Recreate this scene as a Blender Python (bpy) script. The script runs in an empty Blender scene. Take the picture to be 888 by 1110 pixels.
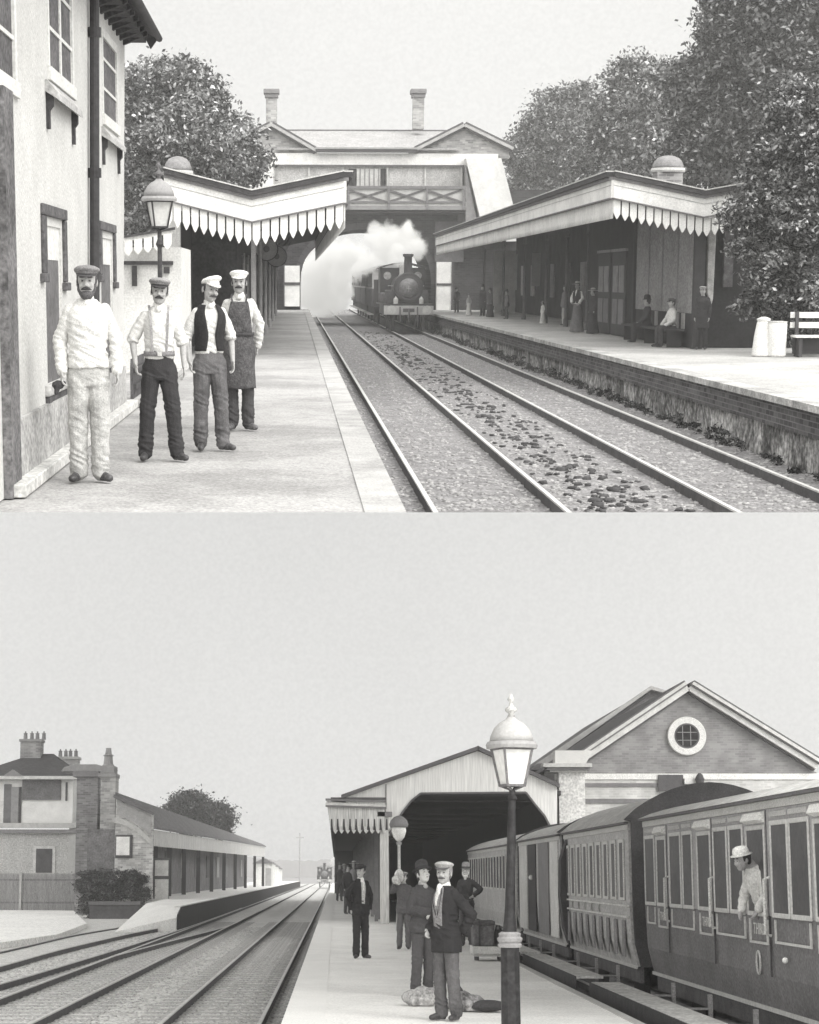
import bpy, bmesh, math, random
import numpy as np
from mathutils import Vector, Matrix, noise as mnoise
random.seed(7); rng = np.random.default_rng(7)
PI = math.pi
sc = bpy.context.scene
COL = sc.collection
F = 2000.0; CX = 342.0; CY = 625.5; PW, PH = 888.0, 1110.0

# ---------------------------------------------------------------- the two places
def basis(vx, vy):
    d = Vector((vx-CX, CY-vy, -F)).normalized()
    x = Vector((F, 0, vx-CX)).normalized()
    z = x.cross(d).normalized()
    return Matrix((( x.x, d.x, z.x), (x.y, d.y, z.y), (x.z, d.z, z.z)))   # local -> camera
RL = basis(364, 947); RU = basis(320, 304)
EL = Vector((0, 0, 1.63)); EU = Vector((0, 0, 1.64))

class Place:
    """One of the two stations: its own level ground, z = 0 on the platform."""
    def __init__(s, R, eye, T): s.R = R; s.eye = eye; s.T = T
    def ray(s, px, py): return s.R.transposed() @ Vector((px-CX, CY-py, -F))
    def y(s, px, py, Y): d = s.ray(px, py); return s.eye + d*(Y/d.y)
    def z(s, px, py, Z): d = s.ray(px, py); return s.eye + d*((Z-s.eye.z)/d.z)
    def x(s, px, py, X): d = s.ray(px, py); return s.eye + d*(X/d.x)
L = Place(RL, EL, Matrix.Identity(4))
_r = (RL.transposed() @ RU).to_4x4()
U = Place(RU, EU, Matrix.Translation(EL) @ _r @ Matrix.Translation(-EU))

# ---------------------------------------------------------------- camera
cam = bpy.data.objects.new('camera', bpy.data.cameras.new('camera'))
COL.objects.link(cam); sc.camera = cam
cam.matrix_world = Matrix.Translation(EL) @ RL.transposed().to_4x4()
cam.data.sensor_fit = 'VERTICAL'; cam.data.sensor_height = 24
cam.data.lens = F/PH*24
cam.data.shift_x = (PW/2-CX)/PH; cam.data.shift_y = (CY-PH/2)/PH
cam.data.clip_start = .1; cam.data.clip_end = 6000

# ---------------------------------------------------------------- materials
_mats = {}
def tint(v):
    v = .008+.984*v if v < .5 else v
    t = min(1, max(0, v/.5))
    return (v*(1.0), v*(.965+.028*t), v*(1.0-.035*t), 1)
def gray(v, var=.18, sc_=3.0, bump=.15, fine=60.0, rough=.85, grain=.28, stain=0, key=None, spec=.2, stretch=(1,1,1)):
    k = ('g', v, var, sc_, bump, fine, rough, grain, stain, spec, stretch)
    if k in _mats: return _mats[k]
    m = bpy.data.materials.new('tone_%03d' % int(v*1000)); m.use_nodes = True
    n = m.node_tree.nodes; l = m.node_tree.links; b = n['Principled BSDF']
    tc = n.new('ShaderNodeTexCoord')
    mp = n.new('ShaderNodeMapping'); mp.inputs['Scale'].default_value = stretch
    l.new(tc.outputs['Object'], mp.inputs[0])
    def nz(s_, d=4):
        q = n.new('ShaderNodeTexNoise'); q.inputs['Scale'].default_value = s_; q.inputs['Detail'].default_value = d
        q.inputs['Roughness'].default_value = .78 if d > 3 else .5
        l.new(mp.outputs[0], q.inputs['Vector']); return q.outputs['Fac']
    def rng_(f, lo, hi, a=.3, c=.7):
        q = n.new('ShaderNodeMapRange'); q.inputs[1].default_value = a; q.inputs[2].default_value = c
        q.inputs[3].default_value = lo; q.inputs[4].default_value = hi; l.new(f, q.inputs[0]); return q.outputs[0]
    def mul(a, c):
        q = n.new('ShaderNodeMath'); q.operation = 'MULTIPLY'; l.new(a, q.inputs[0]); l.new(c, q.inputs[1]); return q.outputs[0]
    f1 = nz(sc_, 9); f2 = nz(fine, 2)
    x = mul(rng_(f1, 1-var*1.35, 1+var*1.35), rng_(f2, 1-grain, 1+grain))
    if stain:
        f3 = nz(sc_*.35, 6); x = mul(x, rng_(f3, 1-stain, 1, .42, .56))
    vm = n.new('ShaderNodeVectorMath'); vm.operation = 'SCALE'
    vm.inputs[0].default_value = tint(v)[:3]; l.new(x, vm.inputs['Scale'])
    l.new(vm.outputs[0], b.inputs['Base Color'])
    b.inputs['Roughness'].default_value = rough
    b.inputs['Specular IOR Level'].default_value = spec
    if bump:
        bp = n.new('ShaderNodeBump'); bp.inputs['Strength'].default_value = bump; bp.inputs['Distance'].default_value = .02
        l.new(f2, bp.inputs['Height']); l.new(bp.outputs[0], b.inputs['Normal'])
    _mats[k] = m; return m
def brick(v, mortar, plane='yz', scale=1.0, w=.23, h=.08, var=.35, key=None, stain=0):
    k = ('b', v, mortar, plane, scale, w, h, var, stain)
    if k in _mats: return _mats[k]
    m = bpy.data.materials.new('brick_%03d' % int(v*1000)); m.use_nodes = True
    n = m.node_tree.nodes; l = m.node_tree.links; b = n['Principled BSDF']
    tc = n.new('ShaderNodeTexCoord'); sx = n.new('ShaderNodeSeparateXYZ'); cx = n.new('ShaderNodeCombineXYZ')
    l.new(tc.outputs['Object'], sx.inputs[0])
    l.new(sx.outputs['Y' if plane == 'yz' else 'X'], cx.inputs[0]); l.new(sx.outputs['Z'], cx.inputs[1])
    t = n.new('ShaderNodeTexBrick'); l.new(cx.outputs[0], t.inputs['Vector'])
    t.inputs['Scale'].default_value = scale; t.inputs['Brick Width'].default_value = w; t.inputs['Row Height'].default_value = h
    t.inputs['Mortar Size'].default_value = .008; t.inputs['Bias'].default_value = 0
    t.inputs['Color1'].default_value = tint(v*(1-var)); t.inputs['Color2'].default_value = tint(v*(1+var)); t.inputs['Mortar'].default_value = tint(mortar)
    q = n.new('ShaderNodeTexNoise'); q.inputs['Scale'].default_value = 1.3; q.inputs['Detail'].default_value = 7; l.new(tc.outputs['Object'], q.inputs['Vector'])
    r = n.new('ShaderNodeMapRange'); r.inputs[1].default_value = .4; r.inputs[2].default_value = .6
    r.inputs[3].default_value = 1-max(.16, stain); r.inputs[4].default_value = 1.1; l.new(q.outputs['Fac'], r.inputs[0])
    vm = n.new('ShaderNodeVectorMath'); vm.operation = 'SCALE'; l.new(t.outputs['Color'], vm.inputs[0]); l.new(r.outputs[0], vm.inputs['Scale'])
    l.new(vm.outputs[0], b.inputs['Base Color']); b.inputs['Roughness'].default_value = .9; b.inputs['Specular IOR Level'].default_value = .15
    bp = n.new('ShaderNodeBump'); bp.inputs['Strength'].default_value = .4; bp.inputs['Distance'].default_value = .01
    l.new(t.outputs['Fac'], bp.inputs['Height']); bp.invert = True; l.new(bp.outputs[0], b.inputs['Normal'])
    _mats[k] = m; return m
def leafmat(lo, hi):
    k = ('leaf', lo, hi)
    if k in _mats: return _mats[k]
    m = bpy.data.materials.new('foliage'); m.use_nodes = True
    n = m.node_tree.nodes; l = m.node_tree.links; b = n['Principled BSDF']
    g = n.new('ShaderNodeNewGeometry'); r = n.new('ShaderNodeMapRange')
    pw = n.new('ShaderNodeMath'); pw.operation = 'POWER'; pw.inputs[1].default_value = 2.2
    l.new(g.outputs['Random Per Island'], pw.inputs[0]); l.new(pw.outputs[0], r.inputs[0])
    r.inputs[3].default_value = lo; r.inputs[4].default_value = hi
    tc = n.new('ShaderNodeTexCoord'); q = n.new('ShaderNodeTexNoise'); q.inputs['Scale'].default_value = 1.1; q.inputs['Detail'].default_value = 6; q.inputs['Roughness'].default_value = .7; l.new(tc.outputs['Object'], q.inputs['Vector'])
    r2 = n.new('ShaderNodeMapRange'); r2.inputs[1].default_value = .38; r2.inputs[2].default_value = .62; r2.inputs[3].default_value = .25; r2.inputs[4].default_value = 1.9
    l.new(q.outputs['Fac'], r2.inputs[0])
    mu = n.new('ShaderNodeMath'); mu.operation = 'MULTIPLY'; l.new(r.outputs[0], mu.inputs[0]); l.new(r2.outputs[0], mu.inputs[1])
    cc = n.new('ShaderNodeCombineXYZ')
    for i in range(3): l.new(mu.outputs[0], cc.inputs[i])
    l.new(cc.outputs[0], b.inputs['Base Color']); b.inputs['Roughness'].default_value = .6; b.inputs['Specular IOR Level'].default_value = .3
    _mats[k] = m; return m
def glassy(v=.03, rough=.12):
    return gray(v, .3, 2.0, .03, 20, rough, .1, spec=.6)

# ---------------------------------------------------------------- mesh builder (absolute place coordinates)
class MB:
    def __init__(s): s.v = []; s.f = []
    def add(s, vs, fs):
        b = len(s.v); s.v.extend([tuple(p) for p in vs]); s.f.extend([tuple(i+b for i in f) for f in fs]); return s
    def box(s, x0, x1, y0, y1, z0, z1):
        if x0 > x1: x0, x1 = x1, x0
        if y0 > y1: y0, y1 = y1, y0
        if z0 > z1: z0, z1 = z1, z0
        vs = [(x0,y0,z0),(x1,y0,z0),(x1,y1,z0),(x0,y1,z0),(x0,y0,z1),(x1,y0,z1),(x1,y1,z1),(x0,y1,z1)]
        return s.add(vs, [(0,3,2,1),(4,5,6,7),(0,1,5,4),(1,2,6,5),(2,3,7,6),(3,0,4,7)])
    def hexa(s, b, t):      # four bottom points and four top points, both counter-clockwise from above
        return s.add(list(b)+list(t), [(0,3,2,1),(4,5,6,7),(0,1,5,4),(1,2,6,5),(2,3,7,6),(3,0,4,7)])
    def prism(s, pts, axis, a0, a1):
        """pts: 2-D outline; axis 'x': (y,z), 'y': (x,z), 'z': (x,y)"""
        def P(p, a):
            return (a, p[0], p[1]) if axis == 'x' else (p[0], a, p[1]) if axis == 'y' else (p[0], p[1], a)
        n = len(pts); vs = [P(p, a0) for p in pts]+[P(p, a1) for p in pts]
        fs = [tuple(range(n)), tuple(range(2*n-1, n-1, -1))]+[(i, i+n, (i+1) % n+n, (i+1) % n) for i in range(n)]
        return s.add(vs, fs)
    def tube(s, path, rad, n=10, cap=True, sq=1.0):
        path = [Vector(p) for p in path]
        if not hasattr(rad, '__len__'): rad = [rad]*len(path)
        vs = []; u = None
        for i, p in enumerate(path):
            d = (path[min(i+1, len(path)-1)]-path[max(i-1, 0)]).normalized()
            if u is None or abs(u.dot(d)) > .95: u = Vector((0, 0, 1)) if abs(d.z) < .9 else Vector((0, 1, 0))
            a = d.cross(u).normalized(); u = a.cross(d).normalized()
            for k in range(n):
                t = 2*PI*k/n; vs.append(p+a*math.cos(t)*rad[i]+u*math.sin(t)*rad[i]*sq)
        fs = []
        for i in range(len(path)-1):
            for k in range(n):
                fs.append((i*n+k, i*n+(k+1) % n, (i+1)*n+(k+1) % n, (i+1)*n+k))
        if cap: fs.append(tuple(range(n-1, -1, -1))); fs.append(tuple(range((len(path)-1)*n, len(path)*n)))
        return s.add(vs, fs)
    def bar(s, a, b, w, h):
        a = Vector(a); b = Vector(b); d = (b-a).normalized()
        u = Vector((0, 0, 1)) if abs(d.z) < .95 else Vector((0, 1, 0))
        x = d.cross(u).normalized()*w/2; z = x.cross(d).normalized()*h/2
        vs = [a-x-z, a+x-z, a+x+z, a-x+z, b-x-z, b+x-z, b+x+z, b-x+z]
        return s.add(vs, [(0,1,2,3),(7,6,5,4),(0,4,5,1),(1,5,6,2),(2,6,7,3),(3,7,4,0)])
    def lathe(s, prof, c=(0,0,0), n=16, sx=1, sy=1, rot=0, axis='z'):
        vs = []
        for r, z in prof:
            for k in range(n):
                t = 2*PI*k/n+rot; a, b = r*math.cos(t)*sx, r*math.sin(t)*sy
                vs.append((c[0]+a, c[1]+b, c[2]+z) if axis == 'z' else (c[0]+a, c[1]+z, c[2]+b) if axis == 'y' else (c[0]+z, c[1]+a, c[2]+b))
        fs = []
        for i in range(len(prof)-1):
            for k in range(n): fs.append((i*n+k, i*n+(k+1) % n, (i+1)*n+(k+1) % n, (i+1)*n+k))
        fs.append(tuple(range(n-1, -1, -1))); fs.append(tuple(range((len(prof)-1)*n, len(prof)*n)))
        return s.add(vs, fs)
    def ell(s, c, r, n=14, m=9, tilt=None):
        if not hasattr(r, '__len__'): r = (r, r, r)
        c = Vector(c); vs = []; R = tilt or Matrix.Identity(3)
        for i in range(1, m):
            ph = PI*i/m
            for k in range(n):
                t = 2*PI*k/n
                vs.append(c+R@Vector((r[0]*math.sin(ph)*math.cos(t), r[1]*math.sin(ph)*math.sin(t), r[2]*math.cos(ph))))
        vs.append(c+R@Vector((0, 0, r[2]))); vs.append(c+R@Vector((0, 0, -r[2])))
        fs = []
        for i in range(m-2):
            for k in range(n): fs.append((i*n+k, (i+1)*n+k, (i+1)*n+(k+1) % n, i*n+(k+1) % n))
        T = (m-1)*n
        for k in range(n):
            fs.append((T, k, (k+1) % n)); fs.append((T+1, (m-2)*n+(k+1) % n, (m-2)*n+k))
        return s.add(vs, fs)
    def mesh(s, name, base=(0,0,0)):
        me = bpy.data.meshes.new(name); b = base
        me.from_pydata([(p[0]-b[0], p[1]-b[1], p[2]-b[2]) for p in s.v], [], s.f); me.validate(); me.update()
        bm = bmesh.new(); bm.from_mesh(me); bmesh.ops.recalc_face_normals(bm, faces=bm.faces); bm.to_mesh(me); bm.free()
        return me

def tag(o, label=None, cat=None, group=None, kind=None):
    if label: o['label'] = label
    if cat: o['category'] = cat
    if group: o['group'] = group
    if kind: o['kind'] = kind
    return o
def thing(W, name, label, cat, base=(0,0,0), rz=0, group=None):
    o = bpy.data.objects.new(name, None); COL.objects.link(o)
    o.matrix_world = W.T @ Matrix.Translation(Vector(base)) @ Matrix.Rotation(rz, 4, 'Z')
    o['_b'] = 0; del o['_b']
    BASE[o.name] = Vector(base); return tag(o, label, cat, group)
BASE = {}
def part(name, mb, mat, par, base=None, smooth=False, bevel=0, label=None):
    """a child mesh; coordinates of mb are the place's, brought to the thing's base"""
    if base is None:
        base = BASE.get(par.name)
        if base is None: base = (0, 0, 0)
    me = mb.mesh(name, base) if isinstance(mb, MB) else mb
    return fin(name, me, mat, par, smooth, bevel, base, label)
def fin(name, me, mat, par, smooth, bevel, base, label=None):
    o = bpy.data.objects.new(name, me); COL.objects.link(o)
    if mat and not me.materials: me.materials.append(mat)
    if par: o.parent = par; BASE[o.name] = Vector(base)
    if smooth: me.shade_smooth()
    if bevel:
        bv = o.modifiers.new('bevel', 'BEVEL'); bv.width = bevel; bv.segments = 2; bv.limit_method = 'ANGLE'
    if label: o['label'] = label
    return o
def solo(W, name, mb, mat, label=None, cat=None, base=None, group=None, kind=None, smooth=False, bevel=0):
    if base is None:
        a = np.array(mb.v); base = Vector(((a[:,0].min()+a[:,0].max())/2, (a[:,1].min()+a[:,1].max())/2, a[:,2].min()))
    me = mb.mesh(name, base); o = fin(name, me, mat, None, smooth, bevel, base)
    o.matrix_world = W.T @ Matrix.Translation(Vector(base)); return tag(o, label, cat, group, kind)
def copy_tree(o, parent=None):
    c = o.copy(); COL.objects.link(c)
    if parent: c.parent = parent
    for ch in o.children: copy_tree(ch, c)
    return c
def place_at(W, o, base, rz=0): o.matrix_world = W.T @ Matrix.Translation(Vector(base)) @ Matrix.Rotation(rz, 4, 'Z')
def clip_front(o, W, row):
    """cut the model's ground off along its near edge with one slanting face"""
    me = o.data; M = W.T.inverted() @ o.matrix_world
    d1 = W.ray(0, row); d2 = W.ray(888, row); n = d1.cross(d2).normalized()
    if n.z < 0: n = -n
    bm = bmesh.new(); bm.from_mesh(me); bm.transform(M)
    r = bmesh.ops.bisect_plane(bm, geom=bm.verts[:]+bm.edges[:]+bm.faces[:], plane_co=W.eye, plane_no=n, clear_inner=True)
    ed = [e for e in bm.edges if e.is_boundary]
    if ed: bmesh.ops.holes_fill(bm, edges=ed, sides=0)
    bm.transform(M.inverted()); bm.to_mesh(me); bm.free()

# ---------------------------------------------------------------- sky and sun
w = bpy.data.worlds.new('World'); sc.world = w; w.use_nodes = True
n = w.node_tree.nodes; l = w.node_tree.links; bg = n['Background']
SUN_EL = math.radians(30); SUN_AZ = math.radians(140)     # azimuth clockwise from +Y: right, a little behind the camera
sky = n.new('ShaderNodeTexSky'); sky.sky_type = 'NISHITA'; sky.sun_disc = False
sky.sun_elevation = SUN_EL; sky.sun_rotation = SUN_AZ; sky.dust_density = 4
bw = n.new('ShaderNodeRGBToBW'); l.new(sky.outputs[0], bw.inputs[0])
mx = n.new('ShaderNodeMix'); mx.data_type = 'FLOAT'; mx.inputs['Factor'].default_value = .92
l.new(bw.outputs[0], mx.inputs[2])
tc = n.new('ShaderNodeTexCoord'); nz1 = n.new('ShaderNodeTexNoise'); nz1.inputs['Scale'].default_value = 5; nz1.inputs['Detail'].default_value = 5
nz2 = n.new('ShaderNodeTexNoise'); nz2.inputs['Scale'].default_value = 500; nz2.inputs['Detail'].default_value = 1
l.new(tc.outputs['Generated'], nz1.inputs['Vector']); l.new(tc.outputs['Generated'], nz2.inputs['Vector'])
a1 = n.new('ShaderNodeMapRange'); a1.inputs[1].default_value = .3; a1.inputs[2].default_value = .7; a1.inputs[3].default_value = 8.75; a1.inputs[4].default_value = 9.35
l.new(nz1.outputs['Fac'], a1.inputs[0])
a2 = n.new('ShaderNodeMapRange'); a2.inputs[1].default_value = .3; a2.inputs[2].default_value = .7; a2.inputs[3].default_value = .96; a2.inputs[4].default_value = 1.04
l.new(nz2.outputs['Fac'], a2.inputs[0])
mm = n.new('ShaderNodeMath'); mm.operation = 'MULTIPLY'; l.new(a1.outputs[0], mm.inputs[0]); l.new(a2.outputs[0], mm.inputs[1])
l.new(mm.outputs[0], mx.inputs[3])
# overcast: the cloud is brighter overhead and toward the hidden sun than low in front
dt = n.new('ShaderNodeVectorMath'); dt.operation = 'DOT_PRODUCT'; dt.inputs[1].default_value = (.25, -.60, .76); l.new(tc.outputs['Generated'], dt.inputs[0])
ov = n.new('ShaderNodeMapRange'); ov.interpolation_type = 'SMOOTHSTEP'; ov.inputs[1].default_value = 0; ov.inputs[2].default_value = .9; ov.inputs[3].default_value = 1; ov.inputs[4].default_value = 3.5
l.new(dt.outputs['Value'], ov.inputs[0]); om = n.new('ShaderNodeMath'); om.operation = 'MULTIPLY'; l.new(mx.outputs[0], om.inputs[0]); l.new(ov.outputs[0], om.inputs[1])
vs = n.new('ShaderNodeVectorMath'); vs.operation = 'SCALE'; vs.inputs[0].default_value = (1.0, .993, .968)
l.new(om.outputs[0], vs.inputs['Scale']); l.new(vs.outputs[0], bg.inputs['Color']); bg.inputs['Strength'].default_value = .1
sd = bpy.data.lights.new('sun', 'SUN'); sd.energy = 1.5; sd.angle = math.radians(22); sd.color = (1, .985, .95)
sun = bpy.data.objects.new('sun', sd); COL.objects.link(sun)
sv = Vector((math.sin(SUN_AZ)*math.cos(SUN_EL), math.cos(SUN_AZ)*math.cos(SUN_EL), math.sin(SUN_EL)))
sun.rotation_euler = sv.to_track_quat('Z', 'Y').to_euler()
sc.view_settings.view_transform = 'Standard'; sc.view_settings.look = 'None'; sc.view_settings.exposure = 0

# ---------------------------------------------------------------- trees
def leaf_cloud(blobs, n, size, per=30, spread=None, flat=.5, gap=.0):
    """n leaf-sized quads in clumps through the blobs' volume"""
    B = np.array([(b[0], b[1], b[2], b[3]) for b in blobs], float)
    wts = B[:, 3]**2; wts /= wts.sum()
    nc = max(1, n//per)
    idx = rng.choice(len(B), nc, p=wts)
    d = rng.normal(size=(nc, 3)); d /= np.linalg.norm(d, axis=1)[:, None]
    rr = (.42+.62*rng.random(nc)**.6)+.22*(rng.random(nc)**5)
    cc = B[idx, :3]+d*(B[idx, 3]*rr)[:, None]*np.array([1, 1, .92])
    sp = spread or size*4.5
    spc = sp*(.5+rng.random(nc))
    c = np.repeat(cc, per, 0)+rng.normal(size=(nc*per, 3))*np.repeat(spc, per)[:, None]*np.array([.6, .6, .32])
    N = len(c); s = size*(.55+.9*rng.random(N))
    nrm = rng.normal(size=(N, 3)); nrm[:, 2] += flat*1.6; nrm /= np.linalg.norm(nrm, axis=1)[:, None]
    t = np.cross(nrm, rng.normal(size=(N, 3))); t /= np.linalg.norm(t, axis=1)[:, None]
    b = np.cross(nrm, t)
    V = np.empty((N, 4, 3)); V[:, 0] = c-t*s[:, None]; V[:, 1] = c-b*(s*.5)[:, None]; V[:, 2] = c+t*s[:, None]; V[:, 3] = c+b*(s*.5)[:, None]
    return V.reshape(-1, 3), np.arange(N*4).reshape(-1, 4)
def np_mesh(name, V, Q, base):
    me = bpy.data.meshes.new(name); me.vertices.add(len(V)); me.vertices.foreach_set('co', (V-np.array(base)).astype(np.float32).ravel())
    me.loops.add(Q.size); me.loops.foreach_set('vertex_index', Q.ravel().astype(np.int32)); me.polygons.add(len(Q))
    k = Q.shape[1]
    me.polygons.foreach_set('loop_start', np.arange(0, Q.size, k, dtype=np.int32)); me.polygons.foreach_set('loop_total', np.full(len(Q), k, np.int32))
    me.update(); me.validate(); return me
def tree(W, name, label, blobs_px, base, n, size, lo=.02, hi=.16, group=None, tr=.3, cat='tree', per=30, spread=None):
    """blobs_px: (px, py, depth, radius in px)"""
    bl = []
    for px, py, Y, r in blobs_px:
        p = W.y(px, py, Y); bl.append((p.x, p.y, p.z, r*Y/F))
    for px, py, Y, r in list(blobs_px):          # smaller masses break the outline
        for k in range(3):
            a = random.uniform(0, 2*PI); q = r*random.uniform(.22, .42); p = W.y(px+math.cos(a)*r*.95, py+math.sin(a)*r*.85, Y+random.uniform(-1, 1)); bl.append((p.x, p.y, p.z, q*Y/F))
    t = thing(W, name, label, cat, base, group=group)
    V, Q = leaf_cloud(bl, n, size, per, spread)
    part('crown', np_mesh('crown', V, Q, base), leafmat(lo, hi), t, base)
    top = max(bl, key=lambda b: b[2]); bx = Vector(base)
    m = MB(); mid = bx.lerp(Vector(top[:3]), .45)+Vector((.2*tr, 0, 0))
    m.tube([bx, bx.lerp(mid, .5)+Vector((.1, 0, 0)), mid, Vector(top[:3])], [tr, tr*.8, tr*.6, tr*.12], 9)
    for b in bl[:len(blobs_px)]:
        s0 = bx.lerp(mid, random.uniform(.55, 1)); e = Vector(b[:3])
        m.tube([s0, s0.lerp(e, .5)+Vector((0, 0, .25*b[3])), e], [tr*.45, tr*.25, tr*.08], 6)
        for q in range(3):
            e2 = e+Vector((random.uniform(-1, 1), random.uniform(-1, 1), random.uniform(-.3, 1)))*b[3]*.8
            m.tube([s0.lerp(e, .7), e2], [tr*.16, tr*.04], 5)
    part('trunk', m, gray(.06, .3, 4, .4, 20), t, smooth=True)
    return t
# ================================================================ UPPER STATION: ground, tracks, platforms
RZ = -.81            # rail top
BZ = -.95            # ballast
ballast = gray(.20, .32, 2.2, .9, 26, .95, .5)
plat_m = gray(.37, .12, .8, .35, 40, .95, .25, stain=.26)
def sheet(W, name, x0, x1, y0, y1, z0, z1, mat, label=None):
    o = solo(W, name, MB().box(x0, x1, y0, y1, z0, z1), mat, kind='structure', base=(0, 0, 0))
    return o
g = solo(U, 'ground', MB().prism([(-3.5, 12), (7.2, 12), (9, 22), (19, 62), (30, 110), (44, 170), (-34, 170), (-20, 110), (-8, 45), (-3.5, 28)], 'z', -1.15, BZ-.12), gray(.28, .3, .5, .4, 12), kind='structure', base=(0, 0, 0)); clip_front(g, U, 555.4)
g = sheet(U, 'track_bed', .8, 7.0, 12, 168, -1.13, BZ, ballast); clip_front(g, U, 555.4)
m = MB().box(-3.6, .62, 10, 108, -1.05, -.012)
g = solo(U, 'platform', m, plat_m, kind='structure', base=(0, 0, 0)); clip_front(g, U, 555.4)
m = MB().box(.5, .80, 10, 108, -.14, 0)
g = solo(U, 'platform_coping', m, gray(.40, .14, 1.5, .2, 40, .9, .2, stain=.25), kind='structure', base=(0, 0, 0)); clip_front(g, U, 555.4)
m = MB().box(.62, .74, 10, 108, -1.12, -.142)
g = solo(U, 'platform_wall', m, brick(.2, .3, 'yz'), kind='structure', base=(0, 0, 0)); clip_front(g, U, 555.4)
# right platform: brick face, coping, surface
m = MB().prism([(7.28, 12), (7.9, 22), (8.6, 26), (14.6, 45), (18, 70), (18, 150), (7.28, 150)], 'z', -1.05, -.012)
g = solo(U, 'platform', m, gray(.45, .12, .7, .3, 30, .95, .25, stain=.22), kind='structure', base=(0, 0, 0)); clip_front(g, U, 555.4)
m = MB().box(6.95, 7.30, 10, 150, -.10, 0)
g = solo(U, 'platform_coping', m, gray(.46, .3, 2.5, .3, 30, .9, .3, stain=.4), kind='structure', base=(0, 0, 0)); clip_front(g, U, 555.4)
m = MB().box(7.02, 7.26, 10, 150, -.46, -.102)
g = solo(U, 'platform_wall', m, brick(.075, .16, 'yz', var=.5), kind='structure', base=(0, 0, 0)); clip_front(g, U, 555.4)
m = MB().box(7.12, 7.26, 10, 150, -1.1, -.462)
g = solo(U, 'platform_wall', m, gray(.38, .75, 2.6, .8, 9, .95, .6, stain=.75), kind='structure', base=(0, 0, 0)); clip_front(g, U, 555.4)

rail_top = gray(.52, .15, 3, .05, 30, .45, .1, spec=.5); rail_side = gray(.075, .3, 3, .1, 30, .8, .2)
def rail_path(par, pts, z, W, clip=None):
    """a bullhead rail along pts: dark web and worn bright head"""
    out = []
    for nm, w, z0, z1, mt in (('rail', .062, z-.145, z-.022, rail_side), ('rail_head', .056, z-.022, z, rail_top)):
        m = MB()
        P = [Vector((p[0], p[1], 0)) for p in pts]; vs = []
        for i, p in enumerate(P):
            d = (P[min(i+1, len(P)-1)]-P[max(i-1, 0)]).normalized(); s = Vector((d.y, -d.x, 0))*w/2
            vs += [(p.x-s.x, p.y-s.y, z0), (p.x+s.x, p.y+s.y, z0), (p.x+s.x, p.y+s.y, z1), (p.x-s.x, p.y-s.y, z1)]
        fs = [(0, 1, 2, 3)]
        for i in range(len(P)-1):
            a = i*4; b = a+4
            fs += [(a+k, b+k, b+(k+1) % 4, a+(k+1) % 4) for k in range(4)]
        fs.append(tuple(len(P)*4-4+k for k in range(4)))
        m.add(vs, fs)
        o = part(nm, m, mt, par if not out else out[0]); out.append(o)
    return out
def lin(x, y0, y1, n=2): return [(x, y0+(y1-y0)*i/(n-1)) for i in range(n)]
for xs, lab in (((1.51, 2.945), 'railway track beside the smooth platform where the four workmen stand'),
                ((4.785, 6.22), 'railway track on which the steam locomotive approaches from the bridge')):
    t = thing(U, 'railway_track', lab, 'railway track', ((xs[0]+xs[1])/2, 19, BZ))
    for x in xs:
        for o in rail_path(t, lin(x, 14, 165), RZ, U):
            bpy.context.view_layer.update(); clip_front(o, U, 555.4)
# stones: loose ballast between the rails and lumps along the six-foot
W_H = {U: 304, L: 947}
def stones(W, name, regs, mat, seed=1, clip_row=None, kind='stuff', label=None, cat=None):
    r = np.random.default_rng(seed); V = []; Q = []
    cube = np.array([(-1,-1,-.6),(1,-1,-.6),(1,1,-.6),(-1,1,-.6),(-.7,-.6,.7),(.6,-.7,.9),(.7,.6,.5),(-.6,.7,.6)])*.5
    fc = np.array([(0,3,2,1),(4,5,6,7),(0,1,5,4),(1,2,6,5),(2,3,7,6),(3,0,4,7)])
    b = 0; row = clip_row
    for x0, x1, y0, y1, z, n, s0, s1 in regs:
        for i in range(n):
            y = y0+(y1-y0)*r.random()**1.6; x = r.uniform(x0, x1); s = r.uniform(s0, s1)
            if row:
                dr = (W.eye.z-z)/y*F
                if dr > row-W_H[W]-3: continue
            a = r.uniform(0, 6.28); R = np.array([[math.cos(a), -math.sin(a), 0], [math.sin(a), math.cos(a), 0], [0, 0, 1]])
            k = (cube*(1+.7*(r.random((8, 3))-.5)))*np.array([s, s*r.uniform(.5, 1.6), s*.5])
            V.append(k@R.T+np.array([x, y, z])); Q.append(fc+b); b += 8
    V = np.concatenate(V); Q = np.concatenate(Q); base = V.mean(0); base[2] = V[:, 2].min()
    me = np_mesh(name, V, Q, base); o = fin(name, me, mat, None, False, 0, base)
    o.matrix_world = W.T @ Matrix.Translation(Vector(base)); return tag(o, label, cat, None, kind)
stones(U, 'ballast_stones', [(1.0, 7.0, 19.6, 90, BZ+.005, 9000, .03, .085)], gray(.30, .3, 9, .3, 20), 3, 555, label='loose pale ballast stones strewn between the rails', cat='ballast')
stones(U, 'dark_stones', [(3.5, 4.1, 19.6, 75, BZ+.02, 200, .05, .15), (3.2, 4.5, 19.6, 95, BZ+.02, 500, .03, .09)], gray(.06, .3, 9, .3, 20), 5, 555, label='dark jagged lumps lying along the strip between the two tracks', cat='stones')
def weeds():
    bl = [(6.98+random.uniform(-.08, .1), 24+i*1.1, BZ+random.uniform(0, .08), random.uniform(.07, .2)) for i in range(64)]
    V, Q = leaf_cloud(bl, 16000, .03, spread=.07); me = np_mesh('weeds', V, Q, (7, 24, BZ))
    o = fin('weeds', me, leafmat(.01, .16), None, False, 0, (7, 24, BZ)); o.matrix_world = U.T @ Matrix.Translation((7, 24, BZ))
    tag(o, 'dark weeds growing along the foot of the brick platform face', 'weeds', None, 'stuff')
weeds()
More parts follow.
